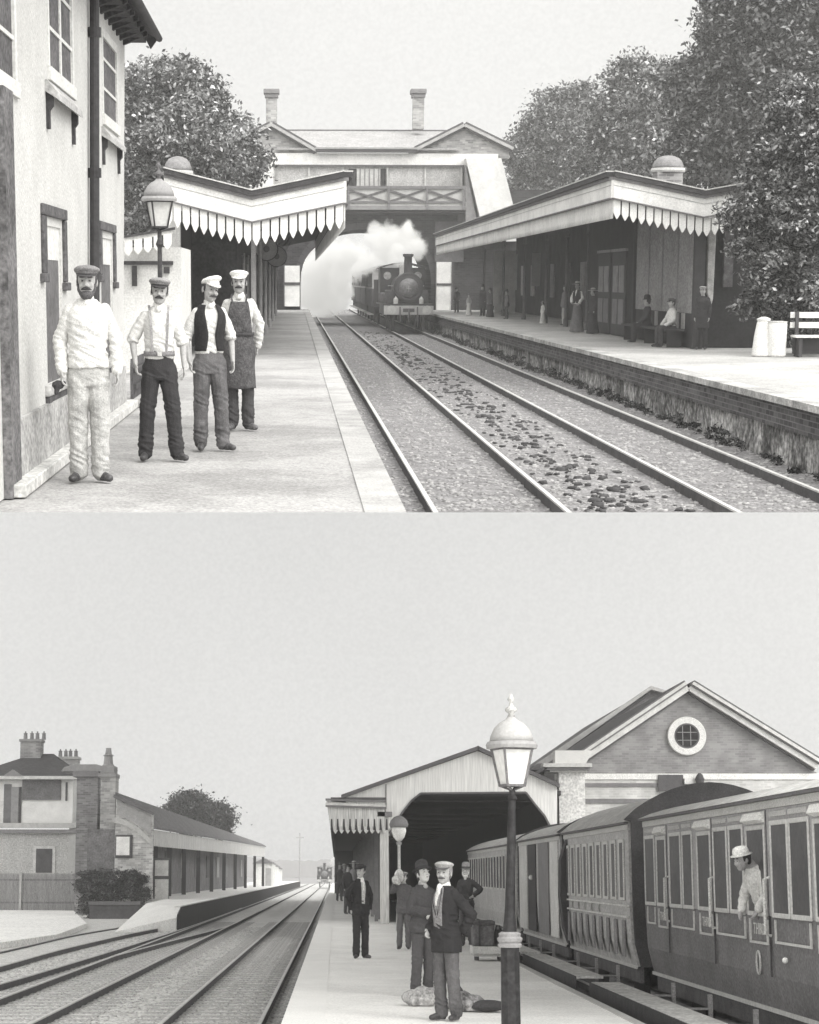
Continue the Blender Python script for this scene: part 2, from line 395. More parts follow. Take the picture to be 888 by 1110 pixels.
# ================================================================ UPPER STATION: the rendered house at the left
stucco = gray(.56, .08, 1.2, .5, 30, .95, .14, stain=.10)
stucco_low = gray(.30, .25, 3, .6, 24, .95, .4)
dark_wood = gray(.05, .3, 3, .1, 30, .7, .2)
mid_wood = gray(.16, .3, 4, .2, 30, .8, .25)
glass_d = gray(.12, .35, 1.6, .05, 25, .8, .35, spec=.05)
white_p = gray(.78, .07, 2, .15, 30, .7, .12, stain=.16)
white_o = gray(.62, .10, 2, .2, 30, .8, .15)
stone_p = gray(.42, .2, 2, .3, 20, .9, .3)
WX = -2.21
def wall_holes(m, X0, X1, y0, y1, z0, z1, holes):
    """wall slab in a plane X = const with rectangular openings, built from butted blocks"""
    ys = sorted({y0, y1, *[h[0] for h in holes], *[h[1] for h in holes]})
    for a, b in zip(ys, ys[1:]):
        hs = sorted([(h[2], h[3]) for h in holes if h[0] < b-1e-6 and h[1] > a+1e-6]); z = z0
        for h0, h1 in hs:
            if h0 > z: m.box(X0, X1, a, b, z, h0)
            z = h1
        if z < z1: m.box(X0, X1, a, b, z, z1)
h = thing(U, 'rendered_house', 'two storey pale rendered house with drainpipe and overhanging eaves beside the workmen', 'house', (WX-2, 19, 0))
m = MB(); UW = lambda px, py: U.x(px, py, WX).y
wa = (UW(52, 60), UW(79, 60)); wb = (UW(111, 90), UW(127, 90)); wc = (UW(50, 320), UW(67, 320)); wd_ = (UW(110, 320), UW(122, 320))
holes = [(wa[0], wa[1], 3.5, 4.66), (wb[0], wb[1], 3.5, 4.5), (wc[0], wc[1], .72, 2.12), (wd_[0], wd_[1], .72, 2.12), (13.3, UW(17, 60), 3.15, 4.6)]
wall_holes(m, WX-.30, WX, 13.2, 23.75, 0, 4.70, holes)
m.box(WX-3, WX-.302, 23.45, 23.75, 0, 4.7)
yb_, yt_ = 23.75, 24.75
m.hexa([(WX-.3, 23.751, 0), (WX, 23.751, 0), (WX, yb_+.05, 0), (WX-.3, yb_+.05, 0)], [(WX-.3, 23.751, 4.7), (WX, 23.751, 4.7), (WX, yt_, 4.7), (WX-.3, yt_, 4.7)])
part('wall', m, stucco, h)
part('plinth', MB().box(WX, WX+.045, 14.42, 23.8, .1, .56), gray(.40, .25, 2, .5, 20, .95, .35, stain=.3), h, label='grey stained lower band of the wall')
part('kerb', MB().box(WX+.002, WX+.16, 14.0, 24.2, 0, .10), gray(.52, .2, 3, .4, 22, .95, .3), h, bevel=.01)
part('buttress', MB().box(WX-.05, WX+.07, 13.95, 14.42, 0, 3.05), gray(.15, .4, 3, .5, 26, .95, .4, stain=.3), h)
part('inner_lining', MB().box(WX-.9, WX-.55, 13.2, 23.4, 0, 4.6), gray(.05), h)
def sash(par, y0, y1, z0, z1, rows, bars, X=WX, sill=True):
    f = MB(); fw = .10
    f.box(X-.2, X+.008, y0-.01, y0+fw, z0, z1).box(X-.2, X+.012, y1-fw, y1+.01, z0, z1)
    f.box(X-.2, X+.012, y0+fw, y1-fw, z1-fw, z1).box(X-.2, X+.03, y0-.04, y1+.04, z0-.09, z0+.03)
    fr = part('window', f, white_o, par)
    part('pane', MB().box(X-.03, X-.012, y0+fw, y1-fw, z0, z1-fw), glass_d, fr)
    b = MB()
    for i in range(1, rows):
        z = z0+(z1-z0)*i/rows; b.box(X-.011, X+.002, y0+fw, y1-fw, z-.017, z+.017)
    for i in range(1, bars):
        y = y0+(y1-y0)*i/bars; b.box(X-.0115, X+.0015, y-.05, y+.05, z0+.03, z1-fw)
    part('glazing_bar', b, white_o, fr); return fr
sash(h, wa[0], wa[1], 3.5, 4.66, 3, 2); sash(h, wb[0], wb[1], 3.5, 4.5, 3, 1); sash(h, 13.3, UW(17, 60), 3.15, 4.6, 4, 2)
def shelf(y0, y1, z):
    p = part('sloping_shelf', MB().prism([(WX, z+.12), (WX+.02, z+.12), (WX+.10, z+.02), (WX+.10, z-.04), (WX, z+.02)], 'y', y0, y1), stone_p, h)
    for y in (y0+.04, y1-.12):
        m = MB().prism([(WX, z+.02), (WX+.06, z-.02), (WX+.06, z-.10), (WX+.03, z-.14), (WX+.03, z-.30), (WX, z-.30)], 'y', y, y+.10); part('bracket', m, dark_wood, p)
shelf(wa[0]-.25, wa[1]-.1, 3.27); shelf(wb[0]-.2, wb[1], 3.25)
for y0, y1 in (wc, wd_):        # hood moulds and deep openings below
    m = MB(); z1 = 2.12
    m.box(WX, WX+.035, y0-.26, y1+.3, z1+.08, z1+.18).box(WX, WX+.03, y0-.26, y0-.04, z1-.42, z1+.078).box(WX, WX+.03, y1+.12, y1+.3, z1-.5, z1+.078)
    m.box(WX, WX+.05, y0-.36, y0-.1, z1-.50, z1-.422).box(WX, WX+.05, y1+.05, y1+.36, z1-.58, z1-.502)
    part('hood_mould', m, gray(.10, .4, 4, .3, 24, .9, .35), h, bevel=.01)
    fr = part('window', MB().box(WX-.04, WX-.015, y0, y0+.06, .72, z1).box(WX-.04, WX-.015, y1-.06, y1, .72, z1).box(WX-.04, WX-.015, y0+.06, y1-.06, z1-.3, z1), white_o, h)
    part('pane', MB().box(WX-.038, WX-.02, y0+.06, y1-.06, .72, z1-.302), gray(.13, .3, 2, .1, 20, .5, .3), fr)
    part('sill', MB().box(WX-.2, WX+.05, y0-.2, y1+.2, .62, .718), stone_p, h, bevel=.015)
    part('sill_bracket', MB().box(WX, WX+.04, y0-.18, y0-.02, .3, .618).box(WX, WX+.03, y0-.02, y1+.1, .48, .616), gray(.08, .4, 4), h)
m = MB().tube([(WX+.07, 19.75, .1), (WX+.07, 20.45, 4.75)], .052, 12)
for z in (1.2, 2.72, 4.2): m.tube([(WX+.07, 19.75+z*.15, z), (WX+.07, 19.75+z*.15, z+.10)], .072, 12)
part('drainpipe', m, gray(.035, .2, 3, .1, 20, .5, .2), h, smooth=False)
# roof: sloping slab with overhanging eaves and scalloped far end
m = MB()
m.prism([(-1.84, 4.80), (-1.84, 4.88), (-3.6, 5.95), (-3.6, 5.85)], 'y', 13.0, 25.3)
part('roof', m, gray(.07, .35, 6, .5, 20, .9, .3), h)
m = MB().box(-2.2, -1.95, 13.0, 25.0, 4.71, 4.79)
for i in range(25):
    y = 13.2+i*.47; m.prism([(-2.22, 4.62), (-1.9, 4.74), (-1.9, 4.79), (-2.22, 4.79)], 'y', y, y+.11)
part('soffit', m, gray(.05, .3, 5, .2, 20), h)
m = MB()
for k in range(5):
    x = -1.84-k*.16; z = 4.80+k*.097; m.prism([(x, z+.09), (x-.16, z+.187), (x-.16, z+.03), (x-.08, z-.13), (x, z-.02)], 'y', 25.31, 25.37)
part('bargeboard', m, dark_wood, h)
part('gutter', MB().tube([(-1.80, 13, 4.82), (-1.80, 25.3, 4.80)], .045, 8), dark_wood, h, smooth=True)

# ---- low building and fence between the house and the canopy
t = thing(U, 'station_annexe', 'low white boarded annexe with small scalloped canopy between house and platform lamp', 'annexe', (-2.4, 33, 0))
def yz(px, py, Y): p = U.y(px, py, Y); return p.x, p.z
x0, z0 = yz(132, 330, 33); x1, _ = yz(197, 330, 33)
part('wall', MB().box(x0, x1, 33.0, 36, 0, yz(150, 268, 33)[1]), white_o, t)
part('band', MB().box(x0, yz(188, 290, 33)[0], 32.93, 32.998, yz(150, 287, 33)[1], yz(150, 283, 33)[1]), dark_wood, t)
xb = yz(147, 290, 33)[0]; part('post', MB().box(xb-.06, xb+.03, 32.9, 32.96, yz(0, 310, 33)[1], yz(0, 288, 33)[1]), dark_wood, t)
def valance(par, a, b, zt, zb, tooth, mat, name='valance', off=0):
    """row of pointed boards between a and b (Vectors at the board top line)"""
    a = Vector(a); b = Vector(b); n = max(1, round((b-a).length/tooth)); m = MB(); d = (b-a)/n
    nrm = Vector((d.y, -d.x, 0)).normalized()*.03
    for i in range(n):
        p = a+d*i+d*.09; q = a+d*(i+1)-d*.09; mid = (p+q)/2
        sh = [p, q, q-Vector((0, 0, (zt-zb)*.68)), q*.7+p*.3-Vector((0, 0, (zt-zb)*.9)), mid-Vector((0, 0, zt-zb)), p*.7+q*.3-Vector((0, 0, (zt-zb)*.9)), p-Vector((0, 0, (zt-zb)*.68))]
        vs = sh+[s+nrm for s in sh]; k = len(sh)
        m.add(vs, [tuple(range(k)), tuple(range(2*k-1, k-1, -1))]+[(j, j+k, (j+1) % k+k, (j+1) % k) for j in range(k)])
    return part(name, m, mat, par)
pa = U.y(128, 262, 32.4); pb = U.y(187, 247, 32.4)
vl = valance(t, U.y(134, 262, 32.3), U.y(187, 253, 32.3), 0, -.26, .16, white_p)
m = MB(); m.hexa([U.y(134, 262, 32.3), U.y(187, 253, 32.3), U.y(187, 253, 33.2), U.y(134, 262, 33.2)], [U.y(134, 258, 32.3), U.y(187, 249, 32.3), U.y(187, 249, 33.2), U.y(134, 258, 33.2)])
part('canopy_edge', m, white_p, t)
m = MB(); m.hexa([U.y(134, 258, 32.25), U.y(190, 249, 32.25), U.y(190, 249, 33.2), U.y(134, 258, 33.2)], [U.y(134, 255.5, 32.25), U.y(190, 246, 32.25), U.y(190, 246, 33.2), U.y(134, 255.5, 33.2)])
part('canopy_roof', m, dark_wood, t)
part('notice', MB().box(yz(178, 290, 33)[0], yz(184, 290, 33)[0], 32.9, 32.99, yz(0,296,33)[1], yz(0,289,33)[1]), dark_wood, t)
f = thing(U, 'picket_fence', 'dark close picket fence low at the far corner of the rendered house', 'fence', (-2.1, 25.5, 0))
m = MB()
for i in range(9): y = 24.3+i*.22; m.prism([(y, 0), (y+.16, 0), (y+.16, .52), (y+.08, .62), (y, .52)], 'x', -2.16, -2.12)
part('picket', m, gray(.09, .3, 4), f)
m = MB().box(-2.12, -2.08, 24.3, 27, .22, .29).box(-2.12, -2.08, 24.3, 27, .44, .5); part('fence_rail', m, dark_wood, f)
part('fence_kerb', MB().box(-2.2, -2.0, 24.25, 33, 0, .1), stone_p, f)

# ================================================================ the two platform canopies (butterfly roofs)
def canopy(name, label, x_tr, x_val, x_far, Y0, Y1, z_tr, z_val, z_far, fdepth, vdepth, base):
    """fascia with end W and a long side over the platform edge"""
    t = thing(U, name, label, 'platform canopy', base)
    out = [Vector((x_far, Y0, z_far)), Vector((x_val, Y0, z_val)), Vector((x_tr, Y0, z_tr)), Vector((x_tr, Y1, z_tr-.1))]
    def strip(offs, z0, z1, thick, mat, nm, segs=(0, 1, 2)):
        m = MB()
        for i in segs:
            a, b = out[i], out[i+1]; d = (b-a).normalized(); nn = Vector((d.y, -d.x, 0)).normalized()
            if (i < 2 and nn.y > 0): nn = -nn
            if i == 2:
                nn = Vector((1 if x_tr > x_val else -1, 0, 0))
            A = a+nn*offs; B = b+nn*offs; s = nn*thick
            m.hexa([A+Vector((0, 0, z0)), B+Vector((0, 0, z0)), B+s+Vector((0, 0, z0)), A+s+Vector((0, 0, z0))],
                   [A+Vector((0, 0, z1)), B+Vector((0, 0, z1)), B+s+Vector((0, 0, z1)), A+s+Vector((0, 0, z1))])
        return part(nm, m, mat, t)
    strip(0, -fdepth, -.13, .05, white_p, 'fascia')
    strip(.002, -fdepth-.035, -fdepth-.002, .09, gray(.14), 'moulding')
    strip(.003, -.127, -.06, .10, gray(.2), 'cornice')
    strip(.001, -.057, .055, .17, gray(.05, .3, 3), 'gutter')
    strip(.004, .058, .085, .19, gray(.55), 'gutter_lip')
    strip(.053, -fdepth*.48, -fdepth*.45, .006, gray(.42), 'board_joint')
    for i in (0, 1, 2):
        a, b = out[i], out[i+1]; dz = Vector((0, 0, -fdepth-.037))
        if i == 2: a = a+Vector((0, .05, 0))
        valance(t, a+dz, b+dz, 0, -vdepth, .20, white_p)
    # roof planes rise from the valley to both edges
    m = MB()
    for xa, za, xb, zb in ((x_val, z_val, x_tr, z_tr), (x_far, z_far, x_val, z_val)):
        m.hexa([(xa, Y0+.06, za-.05), (xb, Y0+.06, zb-.05), (xb, Y1, zb-.15), (xa, Y1, za-.15)], [(xa, Y0+.06, za+.0), (xb, Y0+.06, zb+.0), (xb, Y1, zb-.1), (xa, Y1, za-.1)])
    part('roof', m, gray(.06, .3, 2), t)
    return t
cl = canopy('platform_canopy', 'white scalloped butterfly canopy on the near platform behind the four workmen', 1.04, -.92, -2.78, 40, 97, 3.86, 3.46, 3.92, .58, .50, (-.9, 60, 0))
cr = canopy('platform_canopy', 'long white scalloped canopy on the far side platform running back to the road bridge', 7.62, 9.80, 11.95, 45, 101, 4.16, 3.72, 4.1, .55, .45, (9.8, 60, 0))
# columns with brackets
def column(name_t, x, y, zt, mat=None, r=.06):
    m = MB().lathe([(r*1.6, 0), (r*1.6, .25), (r*1.05, .32), (r, .8), (r*.9, zt-.45), (r*1.6, zt-.4), (r*1.1, zt-.33), (r*1.8, zt)], (x, y, 0), 12)
    return part('column', m, mat or gray(.2), name_t, smooth=False)
def brk(t, x, y, zt):
    m = MB()
    for s in (-1, 1):
        m.tube([(x, y, zt-.75), (x+s*.25, y, zt-.62), (x+s*.55, y, zt-.28), (x+s*.7, y, zt-.02)], [.03, .025, .025, .03], 6)
    part('bracket', m, gray(.08), t)
for y in (41.5, 49, 57, 66, 76, 87): column(cl, -.92, y, 3.35, gray(.30)); brk(cl, -.92, y, 3.4)

# left station building under its canopy
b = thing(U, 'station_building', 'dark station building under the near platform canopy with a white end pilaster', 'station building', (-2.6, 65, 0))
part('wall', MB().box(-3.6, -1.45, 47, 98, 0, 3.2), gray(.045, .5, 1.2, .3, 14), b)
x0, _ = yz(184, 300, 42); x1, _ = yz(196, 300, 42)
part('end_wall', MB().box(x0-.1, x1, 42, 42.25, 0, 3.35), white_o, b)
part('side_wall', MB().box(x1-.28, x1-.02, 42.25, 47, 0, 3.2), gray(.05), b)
for y in (50, 54, 59, 64, 70, 77, 85):
    fr = part('door', MB().box(-1.448, -1.40, y, y+1.1, 0, 2.3), gray(.12, .4, 2), b)
    part('door_panel', MB().box(-1.398, -1.39, y+.15, y+.95, 1.2, 2.1), gray(.3, .4, 2), fr)
for y in (52.5, 57.2, 62, 67.5, 74, 81.5):
    part('poster', MB().box(-1.448, -1.42, y, y+.8, 1.0, 2.4), gray(.4, .5, 5), b)
for i, (px, py, Y, r) in enumerate(((289, 270, 52, .30), (300, 278, 62, .32))):
    p = U.y(px, py, Y); s = thing(U, 'round_sign', ('pale round sign hanging under the canopy just behind its near column', 'pale round sign hanging under the canopy, the farther one of the pair')[i], 'sign', (p.x, p.y, p.z-.3), group='round signs under the near canopy')
    part('disc', MB().lathe([(r, -.02), (r, .02)], (p.x, p.y, p.z), 24, axis='y'), gray(.34, .3, 3), s)
    part('rim', MB().lathe([(r+.03, -.012), (r+.03, .012)], (p.x, p.y+.001, p.z), 24, axis='y'), gray(.05), s)
    part('hanger', MB().bar((p.x, p.y, p.z+r), (p.x, p.y, 3.5), .03, .03), gray(.05), s)
    part('mark', MB().lathe([(r*.3, -.03), (r*.3, .0)], (p.x, p.y-.004, p.z), 16, axis='y'), gray(.14), s)
# domed vents on the roofs
def dome_vent(px, pyb, pyt, wpx, Y, label, stack):
    s = F/Y*1.012; p = U.y(px, pyb, Y); r = wpx/2/s; hgt = (pyb-pyt)/s
    t = thing(U, 'domed_vent', label, 'roof vent', (p.x, Y, p.z-stack))
    part('stack', MB().box(p.x-r*.8, p.x+r*.8, Y-r*.8, Y+r*.8, p.z-stack, p.z-.001), brick(.30, .4, 'xz'), t)
    part('cornice', MB().lathe([(r*1.06, 0), (r*1.1, .05), (r*1.05, .12)], (p.x, Y, p.z), 24), gray(.5), t)
    part('dome', MB().lathe([(r, .12), (r*.97, hgt*.4), (r*.86, hgt*.66), (r*.66, hgt*.85), (r*.35, hgt*.96), (.02, hgt)], (p.x, Y, p.z), 24), gray(.24, .3, 4), t, smooth=True)
dome_vent(193, 190, 170, 30, 52, 'rounded grey dome vent behind the left peak of the near canopy', 1.6)
dome_vent(724, 187, 169, 34, 55, 'grey domed brick vent rising over the roof of the far side canopy', 1.9)

# right station building
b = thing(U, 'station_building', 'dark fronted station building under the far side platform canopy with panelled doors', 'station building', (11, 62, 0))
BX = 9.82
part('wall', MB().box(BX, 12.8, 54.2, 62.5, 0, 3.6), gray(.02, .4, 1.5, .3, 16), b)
part('screen', MB().box(BX-.02, BX+.12, 45.7, 53.6, .85, 3.55), gray(.26, .2, 1.2, .35, 18, .6, .4), b, label='tall frosted grey glazed screen')
part('screen_base', MB().box(BX, BX+.12, 45.7, 53.6, 0, .848), gray(.035), b)
for y in (45.45, 53.65): part('corner_post', MB().box(BX-.08, BX+.16, y, y+.25, 0, 3.62), gray(.04), b)
m = MB(); 
for y in (47.7, 49.7, 51.6): m.box(BX-.05, BX-.021, y, y+.07, .85, 3.55)
part('glazing_bar', m, gray(.24), b)
for i, y in enumerate((46.8, 47.5, 48.6, 50.3, 51.8)):
    part('notice', MB().box(BX-.03, BX-.002, y, y+.35, .45, .84), gray((.5, .25, .6, .4, .5)[i]), b)
for y in (55.2, 57.9):
    fr = part('door', MB().box(BX-.05, BX-.002, y, y+2.3, 0, 2.5), gray(.06), b)
    for q in (.2, 1.25):
        part('door_panel', MB().box(BX-.07, BX-.052, y+q, y+q+.8, 1.3, 2.1), gray(.28, .3, 3), fr)
        part('door_panel', MB().box(BX-.07, BX-.052, y+q, y+q+.8, .35, 1.1), gray(.2, .3, 3), fr)
    part('transom', MB().box(BX-.08, BX-.004, y-.1, y+2.4, 2.52, 2.6), gray(.3), fr)
part('end_wall', MB().box(BX+.3, 12.6, 46.3, 46.5, 0, 3.4), gray(.015, .4, 2, .2, 14), b)
xa = U.y(768, 300, 46)[0]; xb = U.y(775, 300, 46)[0]
part('curtain', MB().prism([(xa, 1.35), (xa+.12, 1.05), (xb, 1.2), (xb+.03, 3.3), (xa-.02, 3.3)], 'y', 46.1, 46.25), gray(.48, .3, 4), b, bevel=.02)
part('notice_board', MB().box(U.y(786, 300, 46)[0], U.y(796, 300, 46)[0], 46.15, 46.28, 1.5, 2.9), gray(.10, .6, 5), b)
for y in (62.6, 67.5, 73, 80, 88, 97):
    column(b, BX, y, 3.6, gray(.12))
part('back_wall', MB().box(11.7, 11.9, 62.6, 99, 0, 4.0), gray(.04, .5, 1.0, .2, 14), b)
for i, y in enumerate((65, 68.5, 75, 79, 84, 91, 95)):
    part('poster', MB().box(11.65, 11.698, y, y+1.3, .9, 2.4), gray((.2, .12, .3, .1, .24, .45, .55)[i], .4, 3), b)
part('far_screen', MB().box(10.6, 12.2, 99, 99.2, 0, 3.2), gray(.5, .2, 1), b)
for (a, c, y, z0, z1, v) in ((10.3, 10.7, 90, 1.2, 2.9, .5), (10.0, 10.25, 94, .4, 3.1, .55), (10.9, 11.3, 86, 1.4, 2.9, .3)):
    part('hanging_board', MB().box(a, c, y, y+.08, z0, z1), gray(v, .2, 3), b)
# bridge pier poster panel beyond both canopies
# ================================================================ bridge with the station house on top
Yb = 106
def XZ(px, py, Y=Yb): p = U.y(px, py, Y); return (p.x, p.z)
def rect(m, px0, px1, py0, py1, Y0, Y1, Yr=Yb):
    a = XZ(px0, (py0+py1)/2, Yr); c = XZ(px1, (py0+py1)/2, Yr); t_ = XZ(px0, py0, Yr)[1]; b_ = XZ(px0, py1, Yr)[1]
    return m.box(a[0], c[0], Y0, Y1, b_, t_)
br = thing(U, 'road_bridge', 'dark brick arched road bridge over the tracks under the booking hall', 'bridge', (4, Yb, BZ))
# arch wall: outline with the opening cut as strips
m = MB(); xs = [-14, XZ(322, 300)[0]]; cx0 = XZ(326, 300)[0]; cx1 = XZ(468, 300)[0]
zt = XZ(400, 205)[1]; zs = XZ(400, 308)[1]; zc = XZ(400, 248)[1]
N = 22; rx = (cx1-cx0)/2; mid = (cx0+cx1)/2
pts = [(mid-rx*math.cos(PI*i/N), zs+(zc-zs)*math.sin(PI*i/N)**.8) for i in range(N+1)]
for i in range(N):
    (xa, za), (xb, zb) = pts[i], pts[i+1]
    m.hexa([(xa, Yb+.5, za), (xb, Yb+.5, zb), (xb, Yb+10, zb), (xa, Yb+10, za)], [(xa, Yb+.5, zt), (xb, Yb+.5, zt), (xb, Yb+10, zt), (xa, Yb+10, zt)])
m.box(-9, cx0-.001, Yb+.5, Yb+10, BZ-.1, zt).box(cx1+.001, 15, Yb+.5, Yb+10, BZ-.1, zt)
part('arch', m, brick(.05, .09, 'xz', w=.3, h=.1), br)
m = MB()
for i in range(N):
    (xa, za), (xb, zb) = pts[i], pts[i+1]; d = Vector((xb-xa, 0, zb-za)).normalized(); nn = Vector((-d.z, 0, d.x))*.35
    m.hexa([(xa, Yb+.42, za), (xb, Yb+.42, zb), (xb, Yb+.498, zb), (xa, Yb+.498, za)], [(xa+nn.x, Yb+.42, za+nn.z), (xb+nn.x, Yb+.42, zb+nn.z), (xb+nn.x, Yb+.498, zb+nn.z), (xa+nn.x, Yb+.498, za+nn.z)])
part('arch_ring', m, gray(.09), br)
m = MB(); rect(m, 308, 325, 288, 332, Yb-.2, Yb+.4); part('white_panel', m, white_p, br)
m = MB(); rect(m, 473, 490, 284, 336, Yb-.2, Yb+.4); p_ = part('white_panel', m, white_p, br)
for q in ((308, 325, 306, 309, Yb-.25, Yb-.201), (473, 490, 307, 309.5, Yb-.25, Yb-.201), (489, 491, 284, 336, Yb-.26, Yb-.202), (307, 308.6, 288, 332, Yb-.26, Yb-.202)): part('panel_strip', rect(MB(), *q), gray(.08), br)
m = MB(); rect(m, 472, 503, 240, 284, Yb+.1, Yb+.45); part('cross_wall', m, gray(.12, .3, 2), br)
bh = thing(U, 'booking_hall', 'gabled booking hall spanning the line with slate roof and white band', 'booking hall', (4, Yb, XZ(400, 228)[1]))
# gallery walls
m = MB(); rect(m, 297, 502, 180, 205, Yb, Yb+7); part('gallery_wall', m, gray(.42, .3, 1.5, .2, 14), bh)
m = MB(); rect(m, 262, 540, 166, 180, Yb-.15, Yb+7); part('white_band', m, white_p, bh)
m = MB(); rect(m, 297, 503, 178.6, 180.6, Yb-.2, Yb-.152); part('band_moulding', m, gray(.1), bh)
for px in (297, 335, 372, 420, 461, 500): part('mullion', rect(MB(), px-.8, px+.8, 180.7, 205, Yb-.12, Yb-.003), gray(.5), bh)
for a, c in ((378, 386), (413, 418)): part('doorway', rect(MB(), a, c, 183, 203, Yb-.1, Yb-.003), gray(.02), bh)
m = MB(); rect(m, 387, 412, 183, 203, Yb-.09, Yb-.003); part('pale_door', m, gray(.5, .2, 3), bh)
m = MB()
for px in range(390, 412, 5): rect(m, px, px+1, 183, 203, Yb-.13, Yb-.092)
part('door_slat', m, gray(.2), bh)
# balcony with crossed bracing
bal = part('balcony', rect(MB(), 372, 502, 224, 228.5, Yb-1.6, Yb+.4), gray(.24), bh)
m = MB(); rect(m, 370, 502, 203, 206, Yb-1.62, Yb-1.52); rect(m, 370, 502, 219, 221, Yb-1.6, Yb-1.53)
for px in (377, 420, 461, 500): rect(m, px-1.2, px+1.2, 203, 228, Yb-1.66, Yb-1.56)
part('handrail', m, gray(.16), bal)
m = MB()
for a, c in ((378, 419), (421, 460), (462, 500)):
    p = [Vector((XZ(q, r, Yb-1.58)[0], Yb-1.58, XZ(q, r, Yb-1.58)[1])) for q, r in ((a, 206), (c, 219), (a, 219), (c, 206))]
    m.bar(p[0], p[1], .05, .12); m.bar(p[2]+Vector((0, .06, 0)), p[3]+Vector((0, .06, 0)), .05, .12)
part('cross_brace', m, gray(.10), bal)
part('boarding', rect(MB(), 377, 500, 206, 224, Yb-1.5, Yb-1.45), gray(.48, .2, 2), bal)
part('soffit', rect(MB(), 372, 502, 229, 232, Yb-1.4, Yb+.4), gray(.04), bh)
# stairs boxed in white, falling to each platform
def slope_box(par, pts, Y0, Y1, mat, nm):
    m = MB(); m.prism([XZ(*p) for p in pts], 'y', Y0, Y1); return part(nm, m, mat, par)
slope_box(bh, [(503, 173), (541, 173), (557, 236), (557, 262), (521, 262), (519, 240)], Yb-1.2, Yb+1.2, white_p, 'stair_casing')
slope_box(bh, [(503.3, 180), (520, 262), (503.3, 262)], Yb-.9, Yb+.9, gray(.28, .3, 2), 'stair_side')
slope_box(bh, [(262, 176), (296.5, 176), (296.5, 232), (240, 232)], Yb-1.2, Yb+1.2, white_p, 'stair_casing')
m = MB(); a = XZ(502, 180); 
part('corner_post', rect(MB(), 496, 502.5, 205, 240, Yb-.5, Yb-.3), gray(.09), bh)
# gables and roof
for pts in (((258, 166), (258, 153), (294, 136), (340, 161), (340, 166)), ((452, 166), (452, 161), (503, 137), (552, 161), (552, 172), (542, 172), (540, 166))):
    slope_box(bh, pts, Yb, Yb+8, brick(.34, .4, 'xz', w=.3, h=.1), 'gable_wall')
def verge(a, c, Y0=Yb-.45):
    A = XZ(*a); C = XZ(*c); d = Vector((C[0]-A[0], 0, C[1]-A[1])).normalized(); nn = Vector((-d.z, 0, d.x)); nn = nn if nn.z > 0 else -nn
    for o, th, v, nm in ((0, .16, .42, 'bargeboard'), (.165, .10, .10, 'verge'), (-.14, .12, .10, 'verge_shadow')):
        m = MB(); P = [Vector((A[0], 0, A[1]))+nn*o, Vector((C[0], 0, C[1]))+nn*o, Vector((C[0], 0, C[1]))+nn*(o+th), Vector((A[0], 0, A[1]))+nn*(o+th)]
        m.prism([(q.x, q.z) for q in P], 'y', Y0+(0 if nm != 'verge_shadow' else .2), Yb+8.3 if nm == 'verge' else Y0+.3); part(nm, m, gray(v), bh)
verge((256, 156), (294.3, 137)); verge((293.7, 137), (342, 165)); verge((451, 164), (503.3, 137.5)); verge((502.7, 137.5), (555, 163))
m = MB(); e0 = XZ(338, 163); e1 = XZ(455, 163); r0 = XZ(303, 137)[0]; r1 = XZ(496, 137)[0]; zr = XZ(400, 136)[1]
m.hexa([(XZ(300, 150)[0], Yb-.3, e0[1]), (XZ(496, 150)[0], Yb-.3, e0[1]), (r1, Yb+5, zr-.05), (r0, Yb+5, zr-.05)], [(XZ(300, 150)[0], Yb-.3, e0[1]+.1), (XZ(496, 150)[0], Yb-.3, e0[1]+.1), (r1, Yb+5, zr+.1), (r0, Yb+5, zr+.1)])
part('roof', m, gray(.33, .15, 1.0, .4, 10, .8, .35, stretch=(1, 1, 3)), bh)
part('ridge', MB().box(r0-.3, r1+.3, Yb+4.9, Yb+5.1, zr+.02, zr+.16), gray(.13), bh)
part('eaves_gutter', rect(MB(), 342, 452, 162.5, 165.8, Yb-.5, Yb-.3), gray(.06), bh)
part('eaves_board', rect(MB(), 342, 452, 160.2, 162, Yb-.52, Yb-.32), gray(.35), bh)
for px, lab in ((294.5, 0), (453.5, 0)):
    s = part('chimney', rect(MB(), px-6, px+6, 106, 140, Yb+3.4, Yb+4.1, Yb+3.7), brick(.38, .45, 'xz', w=.3, h=.1), bh)
    part('chimney_cap', rect(rect(MB(), px-8.5, px+8.5, 97, 102, Yb+3.2, Yb+4.3, Yb+3.7), px-7.3, px+7.3, 102.2, 106, Yb+3.3, Yb+4.2, Yb+3.7), gray(.22), s, bevel=.03)
